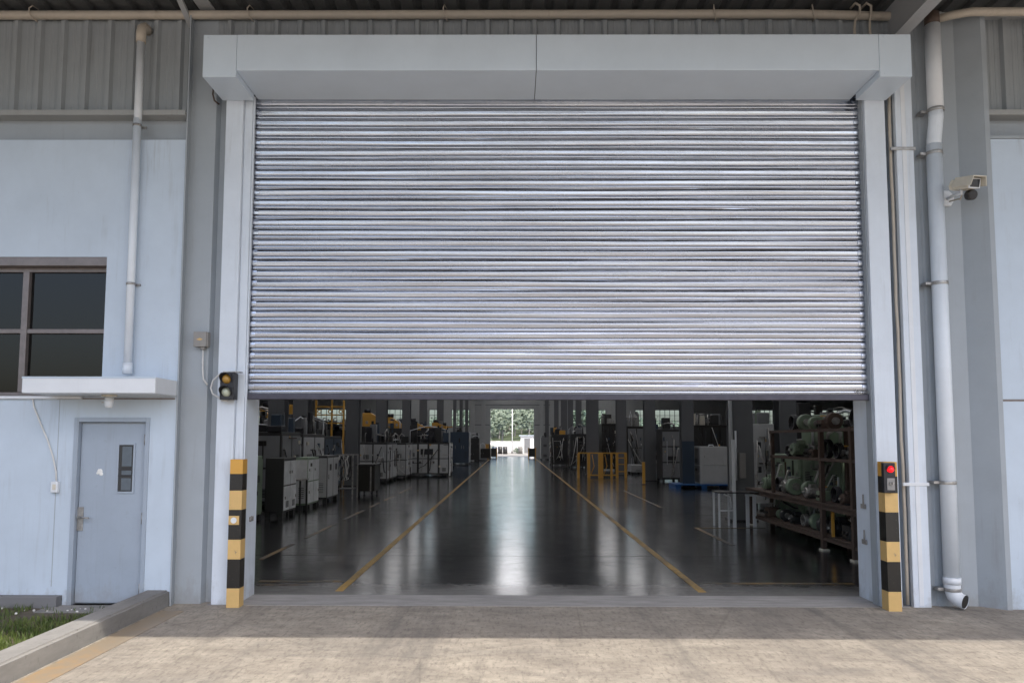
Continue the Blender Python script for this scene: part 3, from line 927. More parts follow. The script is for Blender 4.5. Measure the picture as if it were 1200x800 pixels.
# ------------------------------------------------------------------ traffic light, junction box, cables
ty0, ty1 = -.17, -.03
lx0, lx1, lz0, lz1 = X(256.2, 450, ty0), X(277.8, 450, ty0) - .05, Z(265, 467.8, ty0), Z(265, 436, ty0)
tl = thing('traffic_light', 'small black two lamp traffic light on the left shutter post', 'traffic light', ((lx0 + lx1) / 2, -.1, lz0))
hous = obj('housing', MB().box(lx0, lx1, ty0 + .03, -.005, lz0, lz1), M['darkm'], tl, .008)
obj('top_bracket', MB().box(lx0 + .02, lx1 + .05, ty0 + .06, -.003, lz1 + .006, lz1 + .016).box(lx0 + .06, lx0 + .10, ty0 + .1, ty0 + .12, lz1, lz1 + .006), M['steel'], tl)
for py, mt in ((443.5, 'lens_amber'), (458.8, 'lens_clear')):
    lz = Z(265, py, ty0); lcx = (lx0 + lx1) / 2
    le = obj('lens', MB().ball((lcx, ty0 + .038, lz), .053, 12), M[mt], tl)
    pts_o = []
    b = MB()
    n = 18
    vs, fs = [], []
    for k in range(n + 1):                                     # visor: sleeve open at the lower front
        a = rad(-35) + rad(250) * k / n
        ln = .085 * (.35 + .65 * max(0, math.sin(a)) ** .5 if math.sin(a) > 0 else .35)
        for r_ in (.060, .066):
            vs.append((lcx + r_ * math.cos(a), ty0 + .03, lz + r_ * math.sin(a)))
            vs.append((lcx + r_ * math.cos(a), ty0 + .03 - ln, lz + r_ * math.sin(a)))
    for k in range(n):
        i = k * 4
        fs += [(i, i + 4, i + 5, i + 1), (i + 2, i + 3, i + 7, i + 6), (i + 1, i + 5, i + 7, i + 3)]
    b.add(vs, fs, True)
    obj('visor', b, M['darkm'], tl)
zc1, zc2 = Z(258, 438, -.06), Z(258, 466, -.06)
tag(obj('lamp_cable', MB().tube([(lx0 + .03, -.04, lz1 + .012), (lx0 - .05, -.035, lz1 - .01), (lx0 - .12, -.03, lz1 - .08), (lx0 - .145, -.025, lz1 - .16), (lx0 - .12, -.03, lz0 + .07), (lx0 - .05, -.035, lz0 + .03), (lx0 - .02, -.05, lz0 + .015), (lx0 + .0, -.08, lz0 - .006), (lx0 + .07, -.09, lz0 - .008)], .010, 8), M['cable'], None, loc=(lx0, -.03, lz0)), 'looped pale cable beside the black traffic light', 'cable')
jy = -.03
jx0, jx1, jz0, jz1 = X(226.7, 397, jy), X(242, 397, jy), Z(235, 406, jy), Z(235, 388.5, jy)
jb = thing('junction_box', 'square grey junction box on the left column above the looped cable', 'junction box', ((jx0 + jx1) / 2, 0, jz0))
obj('box_body', MB().box(jx0 + .01, jx1 + .01, jy + .01, YW + .005, jz0, jz1), M['greybox'], jb, .004)
obj('lid', MB().box(jx0, jx1, jy - .005, jy + .009, jz0, jz1), M['greybox'], jb, .004)
obj('warning_mark', MB().prism([((jx0 + jx1) / 2 - .04, (jz0 + jz1) / 2 - .004), ((jx0 + jx1) / 2, (jz0 + jz1) / 2 - .016), ((jx0 + jx1) / 2 + .035, (jz0 + jz1) / 2 - .002), ((jx0 + jx1) / 2, (jz0 + jz1) / 2 + .014)], jy - .0075, jy - .0055, 'y'), M['gold'], jb)
obj('gland', MB().cyl(((jx0 + jx1) / 2 + .02, .01, jz0 - .03), ((jx0 + jx1) / 2 + .02, .01, jz0 + .001), .03, 12), M['greybox'], jb)
xx = (jx0 + jx1) / 2 + .02
tag(obj('box_cable', MB().tube([(xx, .01, jz0 - .02), (xx + .002, .015, jz0 - .25), (xx + .012, .02, jz0 - .36), (xx + .06, .02, jz0 - .42)], .011, 8), M['cable'], None, loc=(xx, .01, jz0)), 'pale cable hanging straight down from the grey junction box', 'cable')
# handle hook high on the column under the head box
xh = X(249.5, 112, -.04)
tag(obj('hook', MB().tube([(xh, .04, Z(249, 104, 0)), (xh - .004, -.02, Z(249, 104, 0)), (xh - .006, -.03, Z(249, 112, 0)), (xh + .01, -.02, Z(249, 119, 0)), (xh + .04, .04, Z(249, 120.5, 0))], .010, 8), M['rust'], None, loc=(xh, 0, 5.6)), 'rusty hook on the left column just under the head box end', 'hook')

# ------------------------------------------------------------------ slab over the side door, lamp, socket
ys = YL - .50
sx0, sx1 = X(25.5, 450, ys), X(182, 450, ys)
sz0, sz1 = Z(100, 460.5, ys), Z(100, 441.5, ys)
slab = thing('door_slab', 'white slab canopy jutting out over the grey side door', 'door canopy', ((sx0 + sx1) / 2, YL, sz0))
obj('slab', MB().box(sx0, sx1, ys, YL - .002, sz0, sz1), M['white'], slab, .008)
obj('edge_trim', MB().box(sx0, sx1 + .004, ys - .006, ys - .0005, sz1 - .016, sz1 + .004), M['wall'], slab, .002)
bl = thing('bulkhead_lamp', 'cream cylinder lamp under the slab over the side door', 'lamp', (X(128, 470, YL - .25), YL - .25, sz0 - .14))
lx, ly = X(128, 470, YL - .25), YL - .25
obj('lamp_base', MB().cyl((lx, ly, sz0 - .022), (lx, ly, sz0 - .001), .075, 18), M['beige'], bl)
obj('lamp_shade', MB().tube([(lx, ly, sz0 - .022), (lx, ly, sz0 - .11), (lx, ly, sz0 - .14)], [.044, .044, .034], 18), M['white'], bl)
obj('lamp_clip', MB().box(lx - .075, lx - .04, ly - .012, ly + .012, sz0 - .09, sz0 - .075), M['steel'], bl)
kx0, kx1, kz0, kz1 = X(62, 570, YL), X(70.5, 570, YL), Z(66, 576.5, YL), Z(66, 563.5, YL)
so = thing('wall_socket', 'small white weatherproof switch left of the side door', 'switch', ((kx0 + kx1) / 2, YL, kz0))
obj('socket_box', MB().box(kx0, kx1, YL - .045, YL - .001, kz0, kz1), M['white'], so, .006)
obj('rocker', MB().box(kx0 + .025, kx1 - .02, YL - .052, YL - .0455, kz0 + .03, kz1 - .03), M['beige'], so, .003)
tag(obj('wall_cable', MB().tube([(X(39, 467, YL), YL - .012, Z(39, 466, YL)), (X(40.5, 476, YL), YL - .014, Z(40, 476, YL)), (X(48, 495, YL), YL - .014, Z(48, 495, YL)), (X(57, 516, YL), YL - .014, Z(57, 516, YL)), (X(63, 535, YL), YL - .014, Z(63, 535, YL)), (X(66.5, 552, YL), YL - .014, Z(66, 552, YL)), (X(67.5, 566, YL), YL - .02, kz1 - .02)], .009, 8), M['cable'], None, loc=(kx0, YL, kz1)), 'pale curved cable from the window sill down to the white switch', 'cable')

# ------------------------------------------------------------------ cctv camera
def rot_pts(vs, c, az, el_):
    mt = Matrix.Translation(c) @ Matrix.Rotation(az, 4, 'Z') @ Matrix.Rotation(el_, 4, 'X')
    return [tuple(mt @ Vector(v)) for v in vs]
yc = -.32
cc = P(1131, 216, yc)
cct = thing('security_camera', 'cream security camera with black infrared lamp on the right column', 'security camera', cc)
AZ, EL = rad(8), rad(14)
def cpart(name, mb, mt, bev=.004, par=None):
    mb.v = rot_pts(mb.v, cc, AZ, EL)
    return obj(name, mb, M[mt], par or cct, bev)
# local: -y is the front
oct_ = [(-.062, -.055), (.062, -.055), (.085, -.01), (.062, .055), (-.062, .055), (-.085, -.01)]
cpart('camera_body', MB().prism(oct_, -.13, .10, 'y'), 'beige', .008)
cpart('rear_cap', MB().prism([(x * 1.05, z * 1.05) for x, z in oct_], .102, .145, 'y'), 'beige', .012)
hood = MB().prism([(-.098, -.03), (-.090, -.03), (-.068, .062), (.068, .062), (.090, -.03), (.098, -.03), (.074, .072), (-.074, .072)], -.20, .07, 'y')
cpart('sun_hood', hood, 'beige', .002)
cpart('front_bezel', MB().box(-.066, .066, -.140, -.131, -.054, .052), 'white', .003)
cpart('front_glass', MB().box(-.052, .052, -.144, -.1405, -.042, .040), 'vglass', 0)
irb = MB().tube([(.04, -.02, -.115), (.04, -.09, -.115)], .055, 20)
ir = cpart('infrared_lamp', irb, 'black', .006)
cpart('lamp_mount', MB().box(.0, .07, -.05, .02, -.066, -.056), 'beige', .002)
cpart('lamp_face', MB().tube([(.04, -.0905, -.115), (.04, -.093, -.115)], .045, 20), 'darkm', 0, ir)
pa, pb_ = P(1107.5, 233, YW - .01), P(1124, 227, yc + .05)
pa.y = YW - .03
obj('wall_bracket', MB().prism([(pa.x - .05, pa.z - .09), (pa.x + .05, pa.z - .09), (pa.x + .085, pa.z - .03), (pa.x + .085, pa.z + .03), (pa.x + .03, pa.z + .085), (pa.x - .05, pa.z + .085)], YW - .04, YW - .001, 'y'), M['white'], cct, .006)
obj('arm', MB().tube([(pa.x + .01, YW - .04, pa.z - .01), (pa.x + .03, YW - .12, pa.z), (pb_.x, yc + .06, pb_.z), (cc.x - .03, yc + .02, cc.z - .10), (cc.x - .03, yc + .02, cc.z - .055)], .017, 10), M['white'], cct)
obj('cable', MB().tube([(pa.x + .03, YW - .04, pa.z - .04), (pa.x + .08, YW - .14, pa.z - .045), (pb_.x + .04, yc + .1, pb_.z - .05), (cc.x + .0, yc + .06, cc.z - .09)], .008, 8), M['pvcold'], cct)

# ------------------------------------------------------------------ kerb, plinth, doorstep, lawn
kb_ = thing('kerb', 'raised grey concrete kerb dividing the lawn from the driveway', 'kerb', (-3.81, -3, 0))
prof = [(-3.94, -.05), (-3.94, .158), (-3.93, .166), (-3.725, .166), (-3.72, .155), (-3.694, .150), (-3.69, -.05)]
b = MB()
b.prism(prof, -9, YL - .004, 'y')
obj('kerb_body', b, M['kerb'], kb_)
o_ = tag(obj('plinth', MB().box(-20, X(65.5, 705, YL - .11), YL - .11, YL - .001, -.05, Z(40, 699, YL - .11)), M['plinth'], None, .006, (-6, YL, 0)), 'dark concrete plinth at the foot of the left wall', 'plinth')
obj('doorstep', MB().box(-4.95, -3.945, YL - .32, YL - .001, -.05, .005), M['kerb'], kind='structure')
obj('lawn_soil', MB().box(-20, -3.945, -9, YL - .002, -.2, -.006), M['soilc'], kind='structure')
Rg = random.Random(11)
vs, fs = [], []
def dens(x, y):
    return .5 + .5 * math.sin(1.7 * x + 1.1 * math.sin(2.3 * y)) * math.sin(2.1 * y + .7)
cnt = 0
while cnt < 15000:
    x, y = Rg.uniform(-8.2, -3.95), Rg.uniform(-2.9, -.18)
    if x > -5.05 and y > -.75 + .35 * (x + 5) and Rg.random() < .93: continue
    if Rg.random() > .45 + .6 * dens(x, y): continue
    cnt += 1
    h_ = Rg.uniform(.025, .075) * (.7 + .5 * dens(y, x)); a = Rg.uniform(0, 6.28); w_ = Rg.uniform(.003, .006)
    lean = Rg.uniform(.1, .7) * h_; a2 = Rg.uniform(0, 6.28)
    i = len(vs)
    dx, dy = math.cos(a) * w_, math.sin(a) * w_
    lx_, ly_ = math.cos(a2) * lean, math.sin(a2) * lean
    vs += [(x - dx, y - dy, -.006), (x + dx, y + dy, -.006), (x + dx * .7 + lx_ * .4, y + dy * .7 + ly_ * .4, h_ * .6), (x - dx * .7 + lx_ * .4, y - dy * .7 + ly_ * .4, h_ * .6), (x + lx_, y + ly_, h_)]
    fs += [(i, i + 1, i + 2, i + 3), (i + 3, i + 2, i + 4)]
o_ = obj('grass', MB().add(vs, fs), M['grass'], kind='stuff')
o_['label'] = 'short patchy green grass growing left of the concrete kerb'
b = MB()
for k in range(18):
    x, y = Rg.uniform(-6.4, -4.3), YL - .14 - Rg.random() * .25
    b.ball((x, y, .004), Rg.uniform(.006, .015), 4)
o_ = obj('pebbles', b, M['paper'], kind='stuff')
o_['label'] = 'pale pebbles scattered along the foot of the plinth'


# ------------------------------------------------------------------ machines and furniture in the hall
def hx(px, d): return (px - 600) / FOC * d
def hz(py, d): return HC + (515 - py) / FOC * d


def fbox(mb, face, B, u0, u1, v0, v1, t0, t1):
    """box standing t0..t1 proud of one face of B = (x0,x1,y0,y1,z0,z1); u, v run 0..1 over the face"""
    x0, x1, y0, y1, z0, z1 = B
    za, zb_ = z0 + (z1 - z0) * v0, z0 + (z1 - z0) * v1
    if face == '-y': return mb.box(x0 + (x1 - x0) * u0, x0 + (x1 - x0) * u1, y0 - t1, y0 - t0, za, zb_)
    ya, yb = y0 + (y1 - y0) * u0, y0 + (y1 - y0) * u1
    if face == '+x': return mb.box(x1 + t0, x1 + t1, ya, yb, za, zb_)
    return mb.box(x0 - t1, x0 - t0, ya, yb, za, zb_)


def panels(t_, B, face, cols_, rows, mat, rn, screen=False):
    """door panels with handles, vents and gauges on one face"""
    for i in range(cols_):
        for k in range(rows):
            u0, u1 = i / cols_ + .03, (i + 1) / cols_ - .02
            v0, v1 = .04 + .93 * k / rows, .04 + .93 * (k + 1) / rows - .025
            p = obj('door_panel', fbox(MB(), face, B, u0, u1, v0, v1, .001, .016), M[mat], t_, .004)
            um = u0 + (u1 - u0) * rn.choice((.12, .86))
            obj('handle', fbox(MB(), face, B, um - .008, um + .008, v0 + (v1 - v0) * .46, v0 + (v1 - v0) * .58, .0165, .04), M['steel'], p, .003)
            q = rn.random()
            if q < .3:
                mb = MB()
                for s_ in range(6):
                    vv = v0 + (v1 - v0) * (.12 + .045 * s_)
                    fbox(mb, face, B, u0 + (u1 - u0) * .3, u0 + (u1 - u0) * .75, vv, vv + .012, .0165, .026)
                obj('vent', mb, M['darkm'], p)
            elif q < .58:
                obj('gauge_plate', fbox(MB(), face, B, u0 + (u1 - u0) * .35, u0 + (u1 - u0) * .62, v0 + (v1 - v0) * .68, v0 + (v1 - v0) * .84, .0165, .03), M['black'], p, .003)
    if screen:
        obj('control_panel', fbox(MB(), face, B, .32, .62, .62, .80, .017, .07), M['darkm'], t_, .006)


def feet(t_, B, h, mat='machdark'):
    x0, x1, y0, y1, z0, z1 = B
    for x in (x0 + .06, x1 - .06):
        for y in (y0 + .06, y1 - .06):
            obj('foot', MB().box(x - .05, x + .05, y - .05, y + .05, -.003, h), M[mat], t_, .004)


def topgear(t_, x0, x1, y0, y1, z, rn, mats, n=5, tall=.6):
    """heads, motors and pipework on top of a machine"""
    for k in range(n):
        cx_, cy_ = rn.uniform(x0 + .15, x1 - .15), rn.uniform(y0 + .12, y1 - .12)
        w_, l_, h_ = rn.uniform(.08, .24), rn.uniform(.08, .22), rn.uniform(.15, tall)
        mt = M[rn.choice(mats)]
        q = rn.random()
        if q < .45:
            obj('head_unit', MB().box(max(x0, cx_ - w_), min(x1, cx_ + w_), cy_ - l_, cy_ + l_, z + .001 * k, z + h_), mt, t_, .02)
        elif q < .7:
            p = obj('motor', MB().cyl((cx_, cy_, z), (cx_, cy_, z + h_), w_ * .6, 14), mt, t_, .01)
            obj('motor_cap', MB().cyl((cx_, cy_, z + h_), (cx_, cy_, z + h_ + .06), w_ * .45, 14), M['darkm'], p)
        else:
            r_ = rn.uniform(.015, .035)
            x2, y2 = rn.uniform(x0, x1), rn.uniform(y0, y1)
            obj('pipework', MB().tube([(cx_, cy_, z), (cx_, cy_, z + h_ * .8), ((cx_ + x2) / 2, (cy_ + y2) / 2, z + h_), (x2, y2, z + h_ * .7), (x2, y2, z)], r_, 8), M[rn.choice(['steel', 'darkm', 'white'])], t_)


def hoses(t_, B, face, rn, n=3):
    x0, x1, y0, y1, z0, z1 = B
    for k in range(n):
        if face == '-y':
            a = Vector((rn.uniform(x0, x1), y0 - .03, z0 + (z1 - z0) * rn.uniform(.6, .95))); c_ = Vector((rn.uniform(x0, x1), y0 - .03, z0 + rn.uniform(.05, .4)))
            o_ = Vector((0, -.12, 0))
        else:
            xx = x1 + .03 if face == '+x' else x0 - .03
            a = Vector((xx, rn.uniform(y0, y1), z0 + (z1 - z0) * rn.uniform(.6, .95))); c_ = Vector((xx, rn.uniform(y0, y1), z0 + rn.uniform(.05, .4)))
            o_ = Vector((.12 if face == '+x' else -.12, 0, 0))
        m1, m2 = a.lerp(c_, .3) + o_ + Vector((0, 0, -.1)), a.lerp(c_, .7) + o_ * 1.1 + Vector((0, 0, -.16))
        obj('hose', MB().tube([a - o_ * .4, a + o_ * .3, m1, m2, c_ + o_ * .3, c_ - o_ * .4], rn.uniform(.012, .022), 7), M[rn.choice(['cable', 'darkm', 'black', 'steel'])], t_)


def fittings(t_, B, face, rn, n):
    for k in range(n):
        u, v = rn.uniform(.05, .9), rn.uniform(.2, .92)
        q = rn.random()
        if q < .35:
            p = obj('switch_plate', fbox(MB(), face, B, u, u + rn.uniform(.03, .09), v, v + rn.uniform(.03, .08), .017, .05), M[rn.choice(['black', 'steel', 'beige', 'machblue'])], t_, .003)
        elif q < .7:
            obj('pipe', fbox(MB(), face, B, u, u + .012, max(0, v - rn.uniform(.2, .5)), v, .017, .045), M[rn.choice(['steel', 'white', 'rust', 'black'])], t_)
        elif q < .85:
            obj('pipe', fbox(MB(), face, B, u, min(1, u + rn.uniform(.15, .4)), v, v + .016, .046, .07), M[rn.choice(['steel', 'rust', 'black'])], t_)
        else:
            obj('warning_label', fbox(MB(), face, B, u, u + .04, v, v + .035, .0165, .0185), M[rn.choice(['gold', 'paper', 'yellow'])], t_)


def cabinet(name, label, cat, B, mat, faces, seed, group=None, foot=.12, pmat=None, top=None, hose=0, screen=False):
    rn = random.Random(seed)
    x0, x1, y0, y1, z0, z1 = B
    t_ = thing(name, label, cat, ((x0 + x1) / 2, (y0 + y1) / 2, 0), group)
    Bb = (x0, x1, y0, y1, foot, z1)
    obj('body', MB().box(*Bb), M[mat], t_, .012)
    feet(t_, Bb, foot)
    for f_, c_, r_ in faces: panels(t_, Bb, f_, c_, r_, pmat or mat, rn, screen and f_ == faces[0][0])
    if top: topgear(t_, x0, x1, y0, y1, z1, rn, *top)
    if hose:
        hoses(t_, Bb, faces[0][0], rn, hose)
        for f_ in faces: fittings(t_, Bb, f_[0], rn, 4 + 2 * hose)
    return t_


G1 = 'pale tool cabinets along the left of the aisle'
# left: row of cabinets beside the aisle
cabinet('tool_cabinet', 'pale green cabinet nearest the left jamb', 'cabinet', (-6.3, -5.62, 7.55, 8.4, 0, 1.42), 'machgreen', [('+x', 1, 2), ('-y', 1, 2)], 1, G1)
c1 = cabinet('tool_cabinet', 'dark sided cabinet with bright steel doors, first fully seen on the left', 'cabinet', (-5.62, -5.2, 8.6, 9.55, 0, 1.36), 'machdark', [('+x', 2, 2)], 2, G1, pmat='brightsteel')
c2 = cabinet('tool_cabinet', 'green sided cabinet with bright steel doors, second along the left of the aisle', 'cabinet', (-5.52, -5.2, 10.55, 11.6, 0, 1.33), 'machgreen', [('+x', 2, 2), ('-y', 1, 1)], 3, G1, pmat='brightsteel')
cabinet('tool_cabinet', 'dull grey cabinet with two pale doors, third along the left of the aisle', 'cabinet', (-5.55, -5.2, 12.5, 13.8, 0, 1.33), 'machdark', [('+x', 2, 1), ('-y', 1, 1)], 4, G1, pmat='machlight')
# tray shelf fixed between first two
t_ = thing('steel_stand', 'narrow steel stand with a tray between the bright steel cabinets', 'stand', (-5.3, 10.05, 0))
obj('tray', MB().box(-5.5, -5.12, 9.75, 10.4, .78, .81), M['steel'], t_, .004)
for x in (-5.46, -5.16):
    for y in (9.79, 10.36): obj('leg', MB().box(x - .02, x + .02, y - .02, y + .02, -.003, .78), M['machdark'], t_)
# big machines behind them
GM = 'large machines in the left half of the hall'
MA = ['machdark', 'machgrey', 'machblue', 'darkm']
cabinet('press_machine', 'tall grey machine with a plain front plate behind the bright steel cabinets', 'machine', (-8.0, -6.0, 10.9, 12.6, 0, 1.98), 'machdark', [('+x', 2, 2), ('-y', 2, 2)], 5, GM, pmat='machgrey', top=(MA, 12, .7), hose=2)
cabinet('press_machine', 'pale blue grey machine with hoses behind the third cabinet', 'machine', (-8.0, -6.1, 13.2, 15.6, 0, 1.95), 'machdark', [('+x', 2, 2), ('-y', 2, 1)], 6, GM, pmat='machlight', top=(MA, 13, .7), hose=4)
cabinet('press_machine', 'machine with black guards and a blue lower door in the left row', 'machine', (-8.2, -6.25, 16.2, 18.6, 0, 1.9), 'machdark', [('+x', 2, 2), ('-y', 2, 2)], 7, GM, pmat='machblue', top=(MA, 13, .8), hose=3)
cabinet('press_machine', 'grey machine whose far end meets the left column row, light hoses on its side', 'machine', (hx(421, 30), hx(454, 30), 22, 24.6, 0, hz(518.5, 30)), 'machdark', [('-y', 2, 2), ('+x', 2, 2)], 8, GM, pmat='machlight', top=(MA, 12, .9), hose=3)
cabinet('press_machine', 'narrow grey machine between two wide ones on the left', 'machine', (hx(457, 33), hx(476, 33), 25, 27.2, 0, hz(519, 33)), 'machdark', [('-y', 1, 2), ('+x', 1, 2)], 9, GM, pmat='machlight', top=(MA, 5, .9), hose=3)
big = cabinet('press_machine', 'wide pale grey machine with four doors jutting out to the left aisle line', 'machine', (hx(478, 35.3), hx(526.5, 35.3), 27.3, 29.4, 0, hz(518.5, 35.3)), 'machdark', [('-y', 4, 2), ('+x', 2, 2)], 10, GM, pmat='machlight', hose=3, top=(MA, 18, .9), screen=True)
x1 = hx(526.5, 35.3)
obj('edge_strip', MB().box(x1 + .02, x1 + .07, 27.28, 27.36, .05, 1.62), M['brightsteel'], big)
cabinet('press_machine', 'dark blue tall machine on the left near the far doorway', 'machine', (hx(528, 52), hx(549.5, 52), 44, 46.5, 0, hz(506, 52)), 'machblue', [('-y', 3, 1), ('+x', 2, 2)], 11, GM, top=(MA, 4, .4))
cabinet('press_machine', 'black machine behind the dark blue tall one', 'machine', (hx(546, 60), hx(562, 60), 52, 54, 0, hz(513, 60)), 'machdark', [('-y', 2, 2), ('+x', 1, 1)], 12, GM, top=(MA, 4, .5))
cabinet('press_machine', 'low black machine with a yellow edge left of the far doorway', 'machine', (hx(556, 66), hx(575, 66), 58, 60, 0, hz(525.5, 66)), 'machdark', [('-y', 2, 1)], 13, GM, pmat='black', top=(['yellow', 'machdark'], 4, .5))
for k, (px0, px1, d, py, mt, lab) in enumerate([
    (300, 330, 26, 508, 'machgrey', 'grey machine seen in the gap beside the left jamb'),
    (336, 372, 32, 503, 'machdark', 'black machine behind the plain fronted grey one'),
    (374, 404, 36, 504, 'machdark', 'black machine under the open yellow frame'),
    (424, 449, 41, 500, 'machdark', 'black machine carrying the boxy yellow hoist'),
    (452, 471, 46, 502, 'machdark', 'black machine carrying the second yellow hoist'),
    (480, 500, 50, 504, 'machdark', 'black machine carrying the third yellow hoist'),
    (505, 524, 55, 503, 'machblue', 'blue black machine behind the wide pale grey one')]):
    cabinet('press_machine', lab, 'machine', (hx(px0, d), hx(px1, d), d - 8, d - 5.8, 0, hz(py, d)), mt, [('-y', 3, 2)], 30 + k, GM, top=(MA, 12, .7), hose=2)
# black trolley
t_ = thing('tool_trolley', 'black trolley cabinet with a bent steel handle by the dashed floor line', 'trolley', (-4.85, 15.4, 0))
tx0, tx1 = hx(419, 23.3), hx(440, 23.3)
obj('body', MB().box(tx0, tx1, 15.3, 16.3, .14, .95), M['black'], t_, .015)
obj('steel_edge', MB().box(tx1 - .14, tx1 - .10, 15.27, 15.298, .15, .93), M['steel'], t_)
obj('top_tray', MB().box(tx0 - .03, tx1 + .03, 15.27, 16.33, .951, 1.0), M['machdark'], t_, .006)
obj('push_handle', MB().tube([(tx1, 15.4, .98), (tx1 + .1, 15.4, 1.2), (tx1 + .1, 16.2, 1.2), (tx1, 16.2, .98)], .018, 8), M['steel'], t_)
for x in (tx0 + .08, tx1 - .08):
    for y in (15.38, 16.2): obj('castor', MB().cyl((x - .02, y, .068), (x + .02, y, .068), .07, 12).box(x - .03, x + .03, y - .03, y + .03, .11, .141), M['darkm'], t_)
# hose stand
t_ = thing('hose_stand', 'open steel frame hung with loops of hose left of the black trolley', 'stand', (hx(406, 22.2), 14.2, 0))
xa, xb_ = hx(398, 22.2), hx(416, 22.2)
for x in (xa, xb_):
    for y in (14.0, 14.7): obj('leg', MB().box(x - .02, x + .02, y - .02, y + .02, -.003, 1.3), M['steel'], t_)
obj('top_rail', MB().box(xa - .02, xb_ + .02, 13.98, 14.02, 1.301, 1.34).box(xa - .02, xb_ + .02, 14.68, 14.72, 1.301, 1.34), M['steel'], t_)
obj('shelf', MB().box(xa, xb_, 14.0, 14.7, .28, .30), M['machdark'], t_)
Rh = random.Random(6)
for k in range(5):
    x = xa + .06 + k * .085
    pts = [(x + Rh.uniform(-.04, .04), 13.95 + .12 * math.cos(a), .93 + .36 * math.sin(a)) for a in [math.pi * .5 + 2 * math.pi * j / 14 for j in range(14)]]
    obj('hose', MB().tube(pts + [pts[0]], .016, 7), M[['cable', 'darkm', 'steel', 'cable', 'black'][k]], t_)
# open yellow frame and yellow hoists
d = 36; x0, x1 = hx(374, d), hx(406, d); y = d - 8.6
t_ = thing('gantry_frame', 'open yellow frame of posts and rails over the black machines on the left', 'frame', ((x0 + x1) / 2, y, 0), 'yellow lifting gear on the left')
for x in (x0, (x0 + x1) / 2 + .1, x1):
    obj('post', MB().box(x - .04, x + .04, y - .04, y + .04, -.003, 3.7), M['yellow'], t_)
for z in (2.55, 2.95, 3.35):
    obj('rail', MB().box(x0 + .04, x1 - .04, y - .03, y + .03, z, z + .06), M['yellow'], t_)
for k in range(5):
    x = x0 + .18 + k * .26
    obj('reel', MB().tube([(x + .085 * math.cos(a), y - .06, (2.74 if k % 2 else 3.14) + .085 * math.sin(a)) for a in [2 * math.pi * j / 14 for j in range(15)]], .025, 6), M['steel' if k % 2 else 'yellow'], t_)
obj('deck', MB().box(x0, x1, y + .05, y + .9, 2.42, 2.5), M['darkm'], t_)
for k, (px0, px1, d, py0, py1, lab) in enumerate([(424, 451, 41, 484, 500, 'boxy yellow hoist with a long arm, nearest of the solid yellow ones'), (452, 470, 46, 489, 502, 'yellow hoist in front of a paned far window'), (479, 497, 50, 494, 504, 'low yellow hoist behind the wide pale grey machine'), (506, 523, 55, 495, 503, 'small yellow hoist farthest along the left row'), (302, 312, 26, 478, 490, 'yellow hoist in the gap beside the left jamb'), (337, 347, 32, 474, 494, 'tall yellow hoist between the two nearest left columns')]):
    xa, xb_ = hx(px0, d), hx(px1, d); za, zb_ = hz(py1, d) + .002, hz(py0, d); y = d - 7.6
    t_ = thing('hoist', lab, 'hoist', ((xa + xb_) / 2, y, za), 'yellow lifting gear on the left')
    h_ = zb_ - za
    obj('body', MB().prism([(xa, za), (xb_, za), (xb_, za + h_ * .45), (xa + (xb_ - xa) * .75, za + h_ * .62), (xa + (xb_ - xa) * .35, za + h_), (xa, za + h_)], y - .25, y + .25, 'y'), M['yellow'], t_, .02)
    for j in range(3):
        xx = xa + (xb_ - xa) * (.2 + .25 * j)
        obj('port', MB().box(xx - .07, xx + .07, y - .262, y - .251, za + h_ * .2, za + h_ * .2 + .16), M['steel' if j != 1 else 'black'], t_, .01)
    obj('arm', MB().box(xb_ + .001, xb_ + .45, y - .08, y + .08, za + h_ * .25, za + h_ * .43), M['yellow'], t_, .01)
    obj('drum', MB().cyl((xa + .1, y - .1, za + h_ + .1), (xa + .45, y - .1, za + h_ + .1), .13, 14), M['darkm'], t_)
    obj('drum_bracket', MB().box(xa + .15, xa + .4, y - .16, y - .04, za + h_ - .01, za + h_ + .06), M['yellow'], t_)

# right: rusty angle iron rack with bench
RX = 5.12
t_ = thing('angle_iron_rack', 'rusty angle iron rack and bench beside the right jamb', 'rack', (5.6, 5.2, 0))
for y, zt in ((2.95, 2.0), (4.05, 1.98), (7.6, .74)):
    for x in (RX, 5.55):
        obj('upright', MB().box(x - .035, x + .035, y - .006, y + .03, -.003, zt).box(x - .035, x - .02, y + .03, y + .07, -.003, zt), M['rust'], t_)
for y in (2.95, 4.05, 7.6):
    obj('foot_plate', MB().box(RX - .06, RX + .06, y - .06, y + .09, -.004, .02), M['beige'], t_, .004)
obj('bench_top', MB().box(RX - .05, 5.62, 2.6, 7.9, .735, .77), M['rust'], t_, .004)
obj('bench_rail', MB().box(RX - .03, RX + .01, 2.6, 7.9, .66, .73), M['rust'], t_)
obj('lower_shelf', MB().box(RX + .04, 5.6, 2.7, 7.75, .20, .23), M['rust'], t_, .004)
obj('shelf_rail', MB().box(RX - .02, RX + .02, 2.7, 7.75, .16, .21), M['rust'], t_)
for z in (1.45, 1.93):
    obj('cross_rail', MB().box(RX - .03, RX + .01, 2.4, 6.4, z, z + .05), M['rust'], t_)
    obj('shelf', MB().box(RX + .02, 5.55, 2.4, 6.4, z + .02, z + .04), M['rust'], t_)
obj('upright', MB().box(RX - .03, RX + .03, 6.3, 6.36, .77, 1.95), M['rust'], t_)
obj('yellow_strip', MB().box(RX + .05, RX + .09, 3.86, 3.9, .24, .72), M['yellow'], t_)
